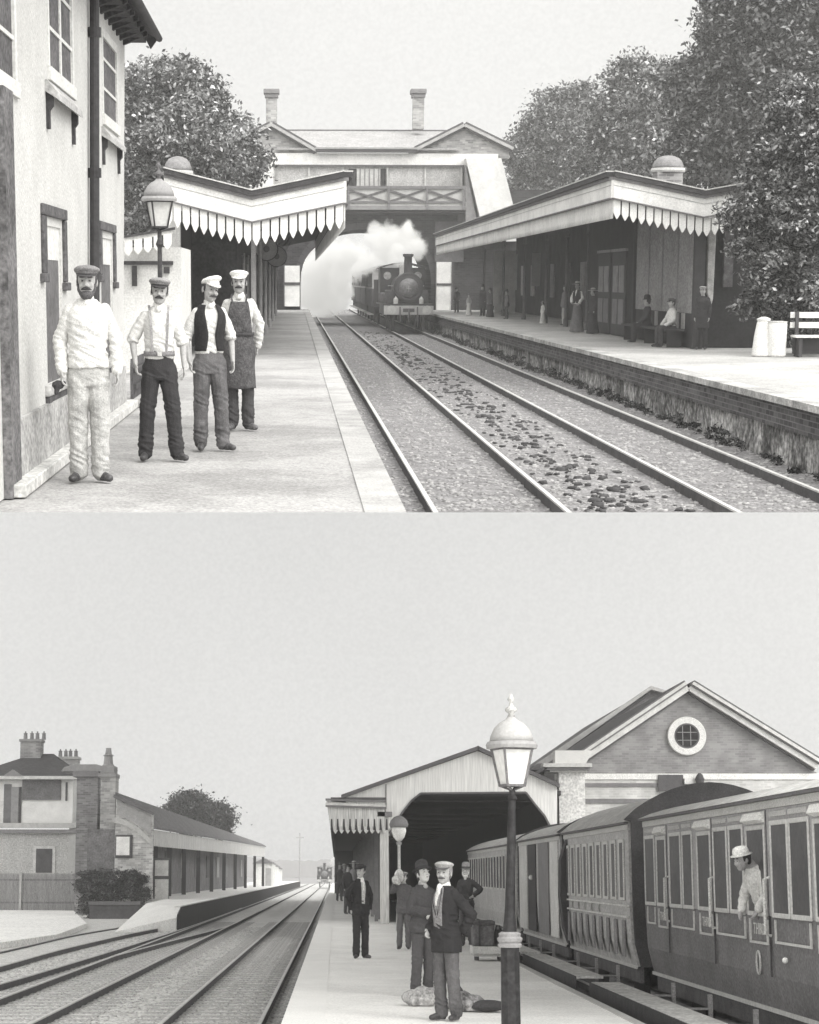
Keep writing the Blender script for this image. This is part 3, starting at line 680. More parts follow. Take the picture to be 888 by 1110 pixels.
# ================================================================ UPPER STATION: lamp, churns, fences, trees
def street_lamp(W, label, base, H, s=1.0, dark=.05, post_r=.045, glass=.6, style='U'):
    """H: height of the lantern's foot; s: lantern scale"""
    x, y, z = base; t = thing(W, 'platform_lamp', label, 'lamp', base)
    part('post', MB().lathe([(post_r*2.2, 0), (post_r*2.2, .3), (post_r*1.5, .38), (post_r*1.3, .9), (post_r, 1.0), (post_r*.85, H-.25), (post_r*1.5, H-.2), (post_r*.8, H-.12), (post_r*.8, H)], base, 14), gray(dark, .2, 3, .1, 20, .5, .2), t)
    lantern(t, x, y, z+H, s, dark, glass); return t
def lantern(t, x, y, zb, s, dark, glass, roofv=.5, framev=None):
    n = 4; framev = framev or dark
    def ring(r, z): return [Vector((x+r*math.cos(PI/4+k*PI/2+.35), y+r*math.sin(PI/4+k*PI/2+.35), z)) for k in range(n)]
    r0, r1 = .16*s, .26*s; b0 = ring(r0, zb+.06*s); b1 = ring(r1, zb+.50*s)
    m = MB()
    for k in range(n):
        m.bar(b0[k], b1[k], .028*s, .028*s); m.bar(b0[k], b0[(k+1) % n], .03*s, .03*s); m.bar(b1[k], b1[(k+1) % n], .035*s, .035*s)
        m.tube([(x, y, zb), b0[k]], .014*s, 6)
    part('lantern_frame', m, gray(framev), t)
    m = MB(); i0 = ring(r0*.95, zb+.07*s); i1 = ring(r1*.95, zb+.49*s)
    for k in range(n): m.add([i0[k], i0[(k+1) % n], i1[(k+1) % n], i1[k]], [(0, 1, 2, 3)])
    gm = gray(glass, .1, 3, .05, 20, .2, .08, spec=.6); part('glass', m, gm, t)
    m = MB(); R = r1*1.12
    m.lathe([(R*.80, .50*s), (R*1.04, .50*s), (R*1.07, .54*s), (R*1.0, .58*s)], (x, y, zb), 24)
    part('lantern_rim', m, gray(.34, .1, 6, .05, 40, .6, .08), t, smooth=False)
    m = MB(); m.lathe([(R*.92, .581*s), (R*.86, .66*s), (R*.72, .745*s), (R*.50, .81*s), (R*.25, .85*s), (.045*s, .885*s)], (x, y, zb), 24)
    part('lantern_roof', m, gray(roofv*.58, .1, 6, .05, 40, .5, .08), t, smooth=True)
    m = MB(); m.lathe([(.05*s, .88*s), (.03*s, .92*s), (.07*s, .95*s), (.075*s, .98*s), (.03*s, 1.01*s), (.02*s, 1.06*s), (.045*s, 1.09*s), (.012*s, 1.16*s)], (x, y, zb), 12)
    part('finial', m, gray(dark*2+.05), t, smooth=True)
p = U.y(173, 250, 28)
street_lamp(U, 'gas lamp with square lantern on dark post behind the man in striped cap', (p.x, 28, 0), p.z, .86, .05, .04, .62)

# two milk churn like white tubs on the right platform
for px, kind in ((826.5, 0), (839.5, 1)):
    p = U.z(px, 386, 0); s = F/p.y
    h_ = 42/s
    if kind == 0:
        t = thing(U, 'white_tub', 'tall tapering white tub with narrow top beside the shorter round one', 'tub', p, group='white tubs at the platform back')
        part('body', MB().lathe([(.24, 0), (.235, .05), (.20, h_*.5), (.145, h_*.86), (.13, h_*.9)], p, 20), gray(.72, .08, 3, .2), t, smooth=True)
        part('lid', MB().lathe([(.15, h_*.9+.002), (.155, h_*.95), (.06, h_), (.02, h_)], p, 20), gray(.6), t)
    else:
        p = p+Vector((0, -.2, 0))
        t = thing(U, 'white_tub', 'straight sided white tub with flat dished top beside the tapering one', 'tub', p, group='white tubs at the platform back')
        part('body', MB().lathe([(.19, 0), (.2, .05), (.195, h_*.5), (.2, h_*.82), (.19, h_*.86)], p, 20), gray(.72, .08, 3, .2), t, smooth=True)
        part('lid', MB().lathe([(.20, h_*.86+.002), (.20, h_*.89), (.10, h_*.90)], p, 20), gray(.55), t)
# white boarded fence behind and bench
fn = thing(U, 'board_fence', 'white horizontal board fence behind the milk tubs under the overhanging tree', 'fence', (14, 44, 0))
for z in (.62, .86, 1.1, 1.34): part('board', MB().box(11.6, 20, 46.9, 46.95, z, z+.17), white_p, fn)
for x in (11.7, 13.6, 15.5, 17.4): part('post', MB().box(x, x+.1, 46.97, 47.05, 0, 1.5), white_o, fn)
bn = thing(U, 'platform_bench', 'long bench with white slatted back at the back edge of the far platform', 'bench', (12.3, 41, 0))
xa = U.z(850, 386, 0).x; 
part('seat', MB().box(xa+.1, xa+3.2, 40.6, 41.05, .42, .47), white_p, bn)
for z in (.62, .84): part('back_slat', MB().box(xa+.1, xa+3.2, 41.1, 41.13, z, z+.13), white_p, bn)
for x in (xa+.2, xa+1.6, xa+2.9): part('leg', MB().box(x, x+.07, 40.65, 41.0, 0, .418).box(x, x+.07, 41.02, 41.09, 0, .98), gray(.06), bn)
part('under_seat_shade', MB().box(xa+.12, xa+3.2, 40.9, 40.93, .06, .4), gray(.04), bn)  # dark sheet added as the shade below the seat

# trees
tree(U, 'broadleaf_tree', 'soft grey broadleaf tree rising behind the near canopy beside the rendered house',
     [(160, 115, 70, 42), (200, 110, 72, 40), (150, 165, 70, 50), (205, 150, 68, 45), (235, 150, 70, 32), (170, 210, 70, 45), (225, 185, 69, 34), (130, 120, 75, 40), (258, 172, 70, 20), (150, 240, 70, 40), (175, 85, 72, 22), (215, 85, 72, 18)],
     (-4.6, 71, -.9), 60000, .09, .07, .5, tr=.35)
tree(U, 'conifer_tree', 'spiky dark conifer reaching toward the left gable of the booking hall',
     [(262, 168, 84, 16), (276, 176, 84, 13), (285, 172, 84, 7), (248, 180, 84, 24), (240, 200, 84, 22), (258, 190, 84, 14), (252, 150, 84, 11), (272, 190, 84, 6)],
     (-3.3, 85, -.9), 12000, .10, .03, .16, tr=.22)
tree(U, 'broadleaf_tree', 'rounded tree standing between the booking hall and the taller trees',
     [(600, 128, 128, 30), (575, 165, 128, 28), (615, 160, 126, 34), (590, 200, 128, 34), (640, 140, 128, 26), (565, 205, 130, 20), (632, 100, 128, 12)],
     (17, 128, -.9), 38000, .13, .045, .34, tr=.35)
tree(U, 'broadleaf_tree', 'pale topped tree in the middle of the row behind the far canopy',
     [(690, 95, 105, 34), (672, 140, 104, 38), (712, 130, 104, 38), (655, 175, 105, 36), (700, 175, 103, 40), (725, 90, 106, 26), (745, 140, 105, 34)],
     (19, 105, -.9), 45000, .12, .05, .45, tr=.35)
tree(U, 'broadleaf_tree', 'great dark tree filling the upper corner above the far canopy',
     [(820, 40, 78, 56), (870, 30, 78, 60), (790, 90, 78, 44), (850, 110, 76, 60), (770, 130, 78, 38), (760, 170, 77, 36), (815, 160, 77, 50), (885, 170, 76, 50), (800, 20, 78, 30), (840, -10, 78, 50), (905, 90, 78, 50), (777, 55, 79, 22), (785, 5, 79, 26), (745, 95, 80, 22), (870, 75, 77, 40), (845, 60, 77, 40), (888, 120, 76, 40), (735, 175, 78, 26), (800, 55, 78, 30)],
     (20, 79, -.9), 95000, .11, .022, .26, tr=.5)
def hanging_tree():
    return tree(U, 'overhanging_tree', 'near tree whose layered leafy boughs hang over the canopy end and white tubs',
     [(850, 180, 42, 34), (880, 150, 42, 40), (820, 215, 42, 20), (862, 235, 42, 42), (835, 262, 42, 24), (890, 260, 42, 40), (850, 300, 42, 32), (822, 305, 42, 15), (880, 320, 42, 34), (905, 210, 42, 50), (800, 225, 42.5, 12), (838, 335, 42, 16), (866, 110, 43, 26), (795, 240, 42.3, 10), (784, 228, 42.5, 8), (806, 268, 42, 13), (812, 335, 42, 12), (845, 140, 43, 20), (880, 355, 42, 22), (812, 195, 42.5, 12)],
     (13.4, 43, 0), 84000, .055, .025, .42, tr=.22, spread=.17, per=26)
hanging_tree()
m = MB()
V, Q = leaf_cloud([(12.6+i*1.1, 49.5+random.random(), .9, 1.15) for i in range(7)], 14000, .08)
sh = thing(U, 'shrub', 'dark low shrubbery behind the white board fence', 'shrub', (15, 49, 0)); part('crown', np_mesh('crown', V, Q, (15, 49, 0)), leafmat(.02, .2), sh)
# dark hedge bank and wooded bank behind the far platform
bk = thing(U, 'hedge', 'dark hedge along the back of the far platform behind the station building', 'hedge', (16, 80, 0))
V, Q = leaf_cloud([(16+random.random(), 52+i*3.4, 1.6+random.random(), 2.6) for i in range(16)], 40000, .14)
part('crown', np_mesh('crown', V, Q, (16, 80, 0)), leafmat(.015, .12), bk)

# ================================================================ the locomotive and its coaches
def locomotive(W, label, x, y, zr, detail=True):
    t = thing(W, 'steam_locomotive', label, 'locomotive', (x, y, zr))
    bl = gray(.028, .3, 2, .1, 14, .45, .2, spec=.5); br_ = gray(.32, .3, 4, .1, 10, .4, .2, spec=.5); mid = gray(.12, .3, 3)
    part('buffer_beam', MB().box(x-1.2, x+1.2, y, y+.12, zr+.82, zr+1.25), gray(.42), t)
    part('frame', MB().box(x-1.05, x+1.05, y+.12, y+8.4, zr+.78, zr+1.2), bl, t)
    part('running_plate', MB().box(x-1.22, x+1.22, y+.122, y+8.6, zr+1.26, zr+1.33), bl, t)
    for s in (-1, 1):
        q = part('buffer', MB().lathe([(.12, -.42), (.10, -.40), (.10, -.05), (.14, 0)], (x+s*.86, y-.001, zr+1.05), 14, axis='y'), mid, t)
        part('buffer_head', MB().lathe([(.22, -.48), (.22, -.421)], (x+s*.86, y, zr+1.05), 18, axis='y'), gray(.5), q)
        part('guard_iron', MB().box(x+s*.72-.04, x+s*.72+.04, y+.02, y+.1, zr+.08, zr+.818), bl, t)
        part('lamp', MB().lathe([(.11, 0), (.11, .24), (.05, .3), (.02, .36)], (x+s*.62, y+.2, zr+1.34), 12), gray(.5), t)
        part('handrail', MB().tube([(x+s*.75, y+.5, zr+2.2), (x+s*.75, y+5, zr+2.2)], .025, 6), br_, t)
        for yy, r in ((y+1.3, .55), (y+3.6, .85), (y+5.9, .85)):
            wq = part('wheel', MB().lathe([(r, -.07), (r, .07)], (x+s*.74, yy, zr+r), 24, axis='x'), bl, t)
            if detail:
                sp = MB()
                for k in range(6):
                    a = k*PI/6; sp.bar((x+s*.83, yy-r*.9*math.cos(a), zr+r-r*.9*math.sin(a)), (x+s*.83, yy+r*.9*math.cos(a), zr+r+r*.9*math.sin(a)), .05, .05)
                part('spoke', sp, mid, wq)
        part('splasher', MB().box(x+s*1.0-.18, x+s*1.0+.18, y+2.8, y+6.8, zr+1.332, zr+1.85), mid, t, bevel=.08)
        part('brake_pipe', MB().tube([(x+s*.42, y-.02, zr+1.2), (x+s*.42, y-.1, zr+.9), (x+s*.42, y-.08, zr+.5)], .035, 6), mid, t)
    zb = zr+2.12; R = .66
    part('boiler', MB().lathe([(R*.93, .9), (R*.93, 5.4)], (x, y, zb), 32, axis='y'), bl, t, smooth=False)
    part('smokebox', MB().lathe([(R+.03, .28), (R+.05, .32), (R+.05, 1.4), (R, 1.45)], (x, y, zb), 32, axis='y'), bl, t)
    part('saddle', MB().box(x-.55, x+.55, y+.4, y+1.4, zr+1.34, zr+1.62), bl, t)
    d = part('smokebox_door', MB().lathe([(.05, .10), (.25, .13), (.42, .20), (.52, .279)], (x, y, zb-.03), 28, axis='y'), gray(.13, .3, 3, .1, 12, .35, .2, spec=.6), t, smooth=True)
    part('door_handle', MB().bar((x-.12, y+.08, zb-.03), (x+.12, y+.08, zb-.06), .03, .03).bar((x, y+.06, zb+.1), (x, y+.06, zb-.2), .03, .03), br_, d)
    part('door_ring', MB().lathe([(.60, .25), (.60, .278)], (x, y, zb-.03), 28, axis='y'), gray(.07), t)
    part('chimney', MB().lathe([(.30, 0), (.20, .12), (.19, .85), (.25, .9), (.27, 1.0), (.20, 1.02)], (x, y+.85, zb+R-.06), 20), gray(.04), t, smooth=True)
    part('dome', MB().lathe([(.36, 0), (.30, .1), (.30, .4), (.24, .6), (.1, .7), (.01, .72)], (x, y+3.0, zb+R-.1), 20), gray(.45, .2, 3, .1, 10, .3, .1, spec=.6), t, smooth=True)
    part('splasher_cover', MB().box(x-1.05, x-.5, y+1.7, y+2.4, zr+1.335, zr+2.0).box(x+.5, x+1.05, y+1.7, y+2.4, zr+1.335, zr+2.0), mid, t, bevel=.05)
    cab = part('cab', MB().box(x-1.15, x+1.15, y+5.4, y+5.5, zr+1.34, zr+3.1).box(x-1.15, x-1.08, y+5.5, y+7.4, zr+1.34, zr+3.05).box(x+1.08, x+1.15, y+5.5, y+7.4, zr+1.34, zr+3.05), bl, t)
    for s in (-1, 1): part('spectacle', MB().lathe([(.2, -.02), (.2, .0)], (x+s*.78, y+5.38, zr+2.7), 18, axis='y'), gray(.35, .2, 3, .05, 10, .2), cab)
    prof = [(x-1.25+2.5*i/10, zr+3.1+.28*math.sin(PI*i/10)) for i in range(11)]
    part('cab_roof', MB().prism(prof+[(q[0], q[1]-.06) for q in prof[::-1]], 'y', y+5.2, y+7.6), bl, t)
    part('coupling', MB().tube([(x, y-.02, zr+1.05), (x, y-.25, zr+1.0), (x, y-.28, zr+.7), (x, y-.15, zr+.5)], .04, 6), mid, t)
    part('number_plate', MB().box(x-.28, x+.28, y-.02, y-.003, zr+.95, zr+1.12), gray(.1), t)
    tn = part('tender', MB().box(x-1.15, x+1.15, y+8.2, y+13, zr+1.0, zr+2.5), gray(.035), t)
    return t
def simple_coach(W, label, x, y0, y1, zr, group, body=.07, upper=.32):
    t = thing(W, 'railway_coach', label, 'railway coach', (x, (y0+y1)/2, zr), group=group)
    part('body', MB().box(x-1.22, x+1.22, y0, y1, zr+1.0, zr+2.0), gray(body), t)
    part('upper_body', MB().box(x-1.2, x+1.2, y0+.002, y1-.002, zr+2.002, zr+3.05), gray(upper), t)
    m = MB(); n_ = int((y1-y0)/1.0)
    for i in range(n_): y = y0+.3+i*(y1-y0-.4)/n_; m.box(x-1.215, x-1.195, y, y+.5, zr+2.1, zr+2.85)
    part('window_row', m, gray(.04), t)
    prof = [(x-1.3+2.6*i/10, zr+3.052+.32*math.sin(PI*i/10)) for i in range(11)]
    part('roof', MB().prism(prof, 'y', y0-.1, y1+.1), gray(.3), t)
    part('underframe', MB().box(x-1.1, x+1.1, y0+.1, y1-.1, zr+.6, zr+.998), gray(.03), t)
    part('footboard', MB().box(x-1.35, x-1.1, y0+.2, y1-.2, zr+.55, zr+.6), gray(.45), t)
    for yy in (y0+2, y1-2):
        for s in (-1, 1): part('wheel', MB().lathe([(.5, -.06), (.5, .06)], (x+s*.75, yy, zr+.5), 20, axis='x'), gray(.03), t)
    return t
locomotive(U, 'dark steam locomotive with pale buffer beam coming out from under the bridge', 5.5, 90.2, RZ)
for i in range(4):
    y0 = 104+i*9.6
    simple_coach(U, ('first coach behind the locomotive passing under the bridge arch', 'second coach of the arriving train beyond the arch', 'third coach of the arriving train beyond the arch', 'last coach of the arriving train farthest beyond the arch')[i], 5.5, y0, y0+9, RZ, 'coaches of the arriving train')
# steam: a soft cloud, denser toward the middle of each billow
sc.cycles.volume_step_rate = .35
def steam(W, label, balls, base, seed, v=.8, dens=1.7, fr=1.1):
    core = []
    for px, py, Y, rp in balls:
        p = W.y(px, py, Y); core.append((p-Vector(base), rp*Y/F*1.45))
    lo = [min(p[i]-r for p, r in core) for i in range(3)]; hi = [max(p[i]+r for p, r in core) for i in range(3)]
    me = MB().box(lo[0], hi[0], lo[1], hi[1], max(lo[2], .02-base[2]-.9), hi[2]).mesh('steam')
    o = bpy.data.objects.new('steam', me); COL.objects.link(o)
    m = bpy.data.materials.new('steam'); m.use_nodes = True; n = m.node_tree.nodes; l = m.node_tree.links
    n.remove(n['Principled BSDF']); tc_ = n.new('ShaderNodeTexCoord'); last = None
    for p, r in core:
        d = n.new('ShaderNodeVectorMath'); d.operation = 'DISTANCE'; d.inputs[1].default_value = p; l.new(tc_.outputs['Object'], d.inputs[0])
        q = n.new('ShaderNodeMath'); q.operation = 'MULTIPLY_ADD'; q.inputs[1].default_value = -1/r; q.inputs[2].default_value = 1; l.new(d.outputs['Value'], q.inputs[0])
        if last is None: last = q.outputs[0]
        else:
            x = n.new('ShaderNodeMath'); x.operation = 'SMOOTH_MAX'; x.inputs[2].default_value = .12; l.new(last, x.inputs[0]); l.new(q.outputs[0], x.inputs[1]); last = x.outputs[0]
    nz_ = n.new('ShaderNodeTexNoise'); nz_.inputs['Scale'].default_value = fr; nz_.inputs['Detail'].default_value = 5; nz_.inputs['Roughness'].default_value = .62; l.new(tc_.outputs['Object'], nz_.inputs['Vector'])
    a = n.new('ShaderNodeMath'); a.operation = 'MULTIPLY_ADD'; a.inputs[1].default_value = 1.9; a.inputs[2].default_value = -1.18; l.new(nz_.outputs['Fac'], a.inputs[0])
    b = n.new('ShaderNodeMath'); b.operation = 'ADD'; l.new(last, b.inputs[0]); l.new(a.outputs[0], b.inputs[1])
    mr = n.new('ShaderNodeMapRange'); mr.inputs[1].default_value = .0; mr.inputs[2].default_value = .30; mr.inputs[3].default_value = 0; mr.inputs[4].default_value = dens; l.new(b.outputs[0], mr.inputs[0])
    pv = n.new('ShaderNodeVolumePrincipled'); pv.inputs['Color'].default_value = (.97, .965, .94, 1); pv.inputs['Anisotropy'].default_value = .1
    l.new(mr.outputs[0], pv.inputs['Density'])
    e = n.new('ShaderNodeMath'); e.operation = 'MULTIPLY'; e.inputs[1].default_value = .36; l.new(mr.outputs[0], e.inputs[0]); l.new(e.outputs[0], pv.inputs['Emission Strength']); pv.inputs['Emission Color'].default_value = (1, .993, .96, 1)  # self-glow added in place of light scattered inside the cloud
    l.new(pv.outputs[0], n['Material Output'].inputs['Volume']); me.materials.append(m)
    BASE[o.name] = Vector(base); o.matrix_world = W.T @ Matrix.Translation(Vector(base)); tag(o, label, 'steam'); return o
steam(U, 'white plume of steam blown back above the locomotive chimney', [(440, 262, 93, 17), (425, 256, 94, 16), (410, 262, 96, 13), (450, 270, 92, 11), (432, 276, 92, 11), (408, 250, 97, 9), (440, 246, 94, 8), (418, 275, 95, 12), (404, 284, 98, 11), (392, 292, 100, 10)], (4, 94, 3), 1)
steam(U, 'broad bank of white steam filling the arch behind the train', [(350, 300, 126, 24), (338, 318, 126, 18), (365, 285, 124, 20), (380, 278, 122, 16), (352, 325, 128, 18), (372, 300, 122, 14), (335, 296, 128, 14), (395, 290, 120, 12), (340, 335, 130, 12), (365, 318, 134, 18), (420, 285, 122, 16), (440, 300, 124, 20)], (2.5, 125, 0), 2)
# ================================================================ LOWER STATION: ground, platforms, tracks
LRZ = -.50; LBZ = -.64
g = solo(L, 'ground', MB().box(-1500, 1500, 3, 4000, -2.0, LBZ-.10), gray(.30, .3, .05, .3, 10, .95, .3), kind='structure', base=(0, 0, 0))
g = solo(L, 'track_bed', MB().box(-14, -.62, 4, 420, -1.0, LBZ), gray(.56, .2, 1.6, .9, 20, .95, .45), kind='structure', base=(0, 0, 0))
lp = gray(.90, .07, .6, .3, 34, .95, .14, stain=.08)
g = solo(L, 'platform', MB().box(-.12, 3.30, 4, 330, -.7, -.008), lp, kind='structure', base=(0, 0, 0))
g = solo(L, 'platform_coping', MB().box(-.60, -.12, 4, 330, -.12, 0), gray(.86, .05, 1.2, .2, 40, .9, .1), kind='structure', base=(0, 0, 0))
g = solo(L, 'platform_coping', MB().box(3.30, 3.42, 4, 330, -.16, 0), gray(.5, .15, 1.2, .2, 40, .9, .2), kind='structure', base=(0, 0, 0))
g = solo(L, 'platform_wall', MB().box(-.52, -.13, 4, 330, -.9, -.122).box(3.0, 3.34, 4, 330, -.9, -.162), gray(.07, .4, 3), kind='structure', base=(0, 0, 0))
g = solo(L, 'bay_track_bed', MB().box(3.42, 12, 4, 330, -1.0, LBZ-.02), gray(.14, .3, 2, .8, 18, .95, .4), kind='structure', base=(0, 0, 0))
# opposite platform with ramp
ZP = .30; PX = -6.3
m = MB()
a0 = L.z(143, 1003, LBZ); 
m.prism([(PX, 76), (PX, 330), (-13, 330), (-13, 99), (-8.9, 98), (-8.5, 84)], 'z', -.9, ZP)
m.hexa([(-8.6, 73, -.95), (PX+.0, 74, -.95), (PX, 76.001, -.95), (-8.5, 84.001, -.95)], [(-8.6, 73, LBZ+.02), (PX, 74, -.10), (PX, 76.001, ZP), (-8.5, 84.001, ZP)])
g = solo(L, 'platform', m, gray(.80, .08, .5, .2, 20, .95, .14), kind='structure', base=(0, 0, 0))
g = solo(L, 'platform_wall', MB().prism([(76, ZP-.03), (330, ZP-.03), (330, -.9), (74.4, -.9), (74.4, .02)], 'x', PX+.001, PX+.05), gray(.03, .3, 2), kind='structure', base=(0, 0, 0))
g = solo(L, 'platform_coping', MB().box(PX-.3, PX+.06, 76, 330, ZP+.001, ZP+.03), gray(.86), kind='structure', base=(0, 0, 0))
# pale cart road at the far left
m = MB(); q = [L.z(*a, -.45) for a in ((-60, 986), (80, 987), (94, 1001), (62, 1013), (-60, 1030))]
m.add([(p.x, p.y, -.45) for p in q]+[(p.x, p.y, -.9) for p in q], [(4, 3, 2, 1, 0), (5, 6, 7, 8, 9)]+[(i, (i+1) % 5, (i+1) % 5+5, i+5) for i in range(5)])
solo(L, 'road', m, gray(.82, .08, .4, .2, 12), kind='structure', base=(0, 0, 0))
# tracks
sleeper_m = gray(.40, .35, 6, .4, 24, .95, .35, stretch=(1, 6, 1))
def sleepers(t, x, y0, n, step, w=2.6):
    me = MB().box(x-w/2, x+w/2, -.125, .125, LBZ-.04, LBZ+.018).mesh('sleeper', (x, 0, LBZ)); me.materials.append(sleeper_m)
    b = BASE[t.name]
    for i in range(n):
        o = bpy.data.objects.new('sleeper', me); COL.objects.link(o); o.parent = t
        o.location = (x-b.x, y0+i*step-b.y, LBZ-b.z); o.rotation_euler.z = random.uniform(-.02, .02)
for x0, x1, lab in ((-2.53, -1.10, 'railway track along the edge of the platform where the men wait'), (-5.80, -4.40, 'second railway track, running along the opposite platform past the turnout')):
    t = thing(L, 'railway_track', lab, 'railway track', ((x0+x1)/2, 20, LBZ))
    for x in (x0, x1): rail_path(t, lin(x, 16, 400), LRZ, L)
    sleepers(t, (x0+x1)/2, 18.5, 90, .78)
def curve_px(pts): return [(q.x, q.y) for q in (L.z(a, b, LRZ) for a, b in pts)]
def smooth_pts(P, n=8):
    out = []
    for i in range(len(P)-1):
        p0 = P[max(i-1, 0)]; p1 = P[i]; p2 = P[i+1]; p3 = P[min(i+2, len(P)-1)]
        for k in range(n):
            t = k/n; out.append(tuple(.5*((2*p1[j])+(-p0[j]+p2[j])*t+(2*p0[j]-5*p1[j]+4*p2[j]-p3[j])*t*t+(-p0[j]+3*p1[j]-3*p2[j]+p3[j])*t**3) for j in (0, 1)))
    return out+[P[-1]]
t = thing(L, 'siding_track', 'curving siding that leaves the main tracks toward the pale road', 'railway track', (-10, 45, LBZ))
rail_path(t, smooth_pts(curve_px([(-40, 1074), (0, 1066), (80, 1043), (162, 1018), (215, 1001), (262, 984)])), LRZ, L)
rail_path(t, smooth_pts(curve_px([(-40, 1055), (0, 1047), (70, 1028), (140, 1012), (190, 1002), (240, 989)])), LRZ, L)
rail_path(t, smooth_pts(curve_px([(120, 1037), (180, 1021), (243, 1005), (262, 997)])), LRZ+.002, L)
t = thing(L, 'siding_track', 'faint outer siding close to the edge of the pale road', 'railway track', (-14, 60, LBZ))
rail_path(t, smooth_pts(curve_px([(-30, 1035), (30, 1022), (80, 1011), (130, 1003)])), LRZ-.07, L)
t = thing(L, 'bay_track', 'track under the standing passenger train at the platform edge', 'railway track', (5.7, 30, LBZ))
for x in (4.98, 6.42): rail_path(t, lin(x, 8, 300), LRZ, L)
stones(L, 'ballast_stones', [(-8, -.7, 17, 80, LBZ+.003, 14000, .03, .09)], gray(.42, .3, 9, .3, 20), 11, None, label='loose ballast stones between the rails of the main tracks', cat='ballast')
# distant hills, air haze put into their pale grey
r_ = random.Random(4)
def hills(Y, px0, px1, f, v):
    m = MB(); n = 40; P = []
    for i in range(n+1):
        px = px0+(px1-px0)*i/n; p = L.y(px, f(px)+r_.uniform(-1, 1), Y); P.append((p.x, p.z))
    P = [(P[0][0], -3)]+P+[(P[-1][0], -3)]
    solo(L, 'hills', m.prism(P, 'y', Y, Y+200), gray(v, .06, .01, .0, .5, .95, .03), kind='structure', base=(0, Y, 0))
hills(1800, -700, 1700, lambda x: 938+6*math.sin(x*.013), .42)
hills(1100, 240, 420, lambda x: 929+10*abs(math.sin((x-250)*.02))-6*math.sin((x-240)/180*PI), .34)

# ================================================================ left group: house, stacks, station building
Yh = 112
def XZL(px, py, Y): p = L.y(px, py, Y); return p.x, p.z
def rl(m, px0, px1, py0, py1, Y0, Y1, Yr=None):
    Yr = Yr or Y0; a = XZL(px0, (py0+py1)/2, Yr)[0]; c = XZL(px1, (py0+py1)/2, Yr)[0]
    return m.box(a, c, Y0, Y1, XZL(px0, py1, Yr)[1], XZL(px0, py0, Yr)[1])
hs = thing(L, 'station_house', 'two storey pale house with hipped dark roof and tall chimneys behind the paling fence', 'house', (-20, Yh, -.6))
part('ground_floor_wall', rl(MB(), -40, 82, 902, 992, Yh, Yh+9), gray(.50, .14, 1.2, .3, 12, .95, .3), hs)
part('quoin', rl(MB(), 74, 83, 893, 990, Yh-.2, Yh-.003), gray(.48, .15, 2), hs)
part('string_course', rl(MB(), -40, 84, 899, 903, Yh-.35, Yh-.21), gray(.22), hs)
part('string_course', rl(MB(), -40, 84, 892, 897.5, Yh-.35, Yh-.21), gray(.5), hs)
part('upper_wall', rl(MB(), -40, 79, 843, 892, Yh+.2, Yh+8), gray(.80, .12, 1.2), hs)
part('window_band', rl(MB(), 24, 66, 845, 867, Yh+.08, Yh+.197), gray(.15, .3, 2, .1, 12), hs)
part('blind', rl(MB(), -8, 4, 868, 894, Yh+.1, Yh+.195), gray(.7), hs)
part('dark_doorway', rl(MB(), 4, 12, 850, 894, Yh+.1, Yh+.195), gray(.16), hs)
part('pale_doorway', rl(MB(), 12, 20, 853, 894, Yh+.1, Yh+.195), gray(.3), hs)
part('door_post', rl(MB(), 20.5, 23, 853, 894, Yh+.1, Yh+.19), gray(.06), hs)
part('side_window', rl(MB(), 71, 73, 848, 868, Yh+.1, Yh+.195), gray(.08), hs)
fr = part('window', rl(MB(), 36, 60, 917, 950, Yh-.06, Yh-.003), gray(.62), hs)
part('pane', rl(MB(), 39, 56.5, 920, 946, Yh-.09, Yh-.062), gray(.08, .3, 2), fr)
m = MB(); e = [XZL(-40, 843, Yh)[0], XZL(84, 843, Yh)[0]]; ze = XZL(0, 843, Yh)[1]; zr = XZL(0, 820, Yh)[1]; rx0, rx1 = XZL(22, 900, Yh)[0], XZL(44, 900, Yh)[0]
m.add([(e[0], Yh-.4, ze), (e[1], Yh-.4, ze), (e[1], Yh+9.4, ze), (e[0], Yh+9.4, ze), (rx0, Yh+4.5, zr+.45), (rx1, Yh+4.5, zr+.45)], [(0, 1, 5, 4), (1, 2, 5), (2, 3, 4, 5), (3, 0, 4), (3, 2, 1, 0)])
part('roof', m, gray(.065, .3, 3, .3, 10), hs)
part('eaves', rl(MB(), -41, 85, 841, 844.5, Yh-.5, Yh-.41), gray(.62), hs)
part('bay_gable', MB().prism([XZL(4, 841, Yh-.5), XZL(14, 834, Yh-.5), XZL(24, 841, Yh-.5)], 'y', Yh-.55, Yh-.1), gray(.24), hs)
def stack(par, px0, px1, py0, py1, Y0, Y1, pots, v=.26, capv=.3):
    s = part('chimney', rl(MB(), px0, px1, py0+3, py1, Y0, Y1), brick(v, .4, 'xz', w=.3, h=.1), par)
    part('chimney_cap', rl(MB(), px0-1.2, px1+1.2, py0, py0+2.8, Y0-.1, Y1+.1), gray(capv), s)
    for q in pots:
        x, z = XZL(q, py0, Y0); part('chimney_pot', MB().lathe([(.13, 0), (.11, .35), (.15, .38), (.05, .42), (.04, .52)], (x, (Y0+Y1)/2, z), 10), gray(.22), s)
    return s
stack(hs, 22, 44, 801, 826, Yh+3.6, Yh+4.8, (26, 33, 39, 46), .27)
p_ = stack(hs, 59, 84, 820, 842, Yh+7.5, Yh+8.7, (64, 70, 75, 81), .45, .5)
tw = thing(L, 'brick_stack', 'broad dark brick chimney breast with rounded cap beside the house', 'chimney', (-13.6, 104, -.6))
part('shaft', rl(MB(), 82, 105, 842, 990, 103, 105), brick(.20, .28, 'xz', w=.3, h=.1), tw)
part('cap', rl(MB(), 79, 107, 836, 841.7, 102.8, 105.2), gray(.2), tw)
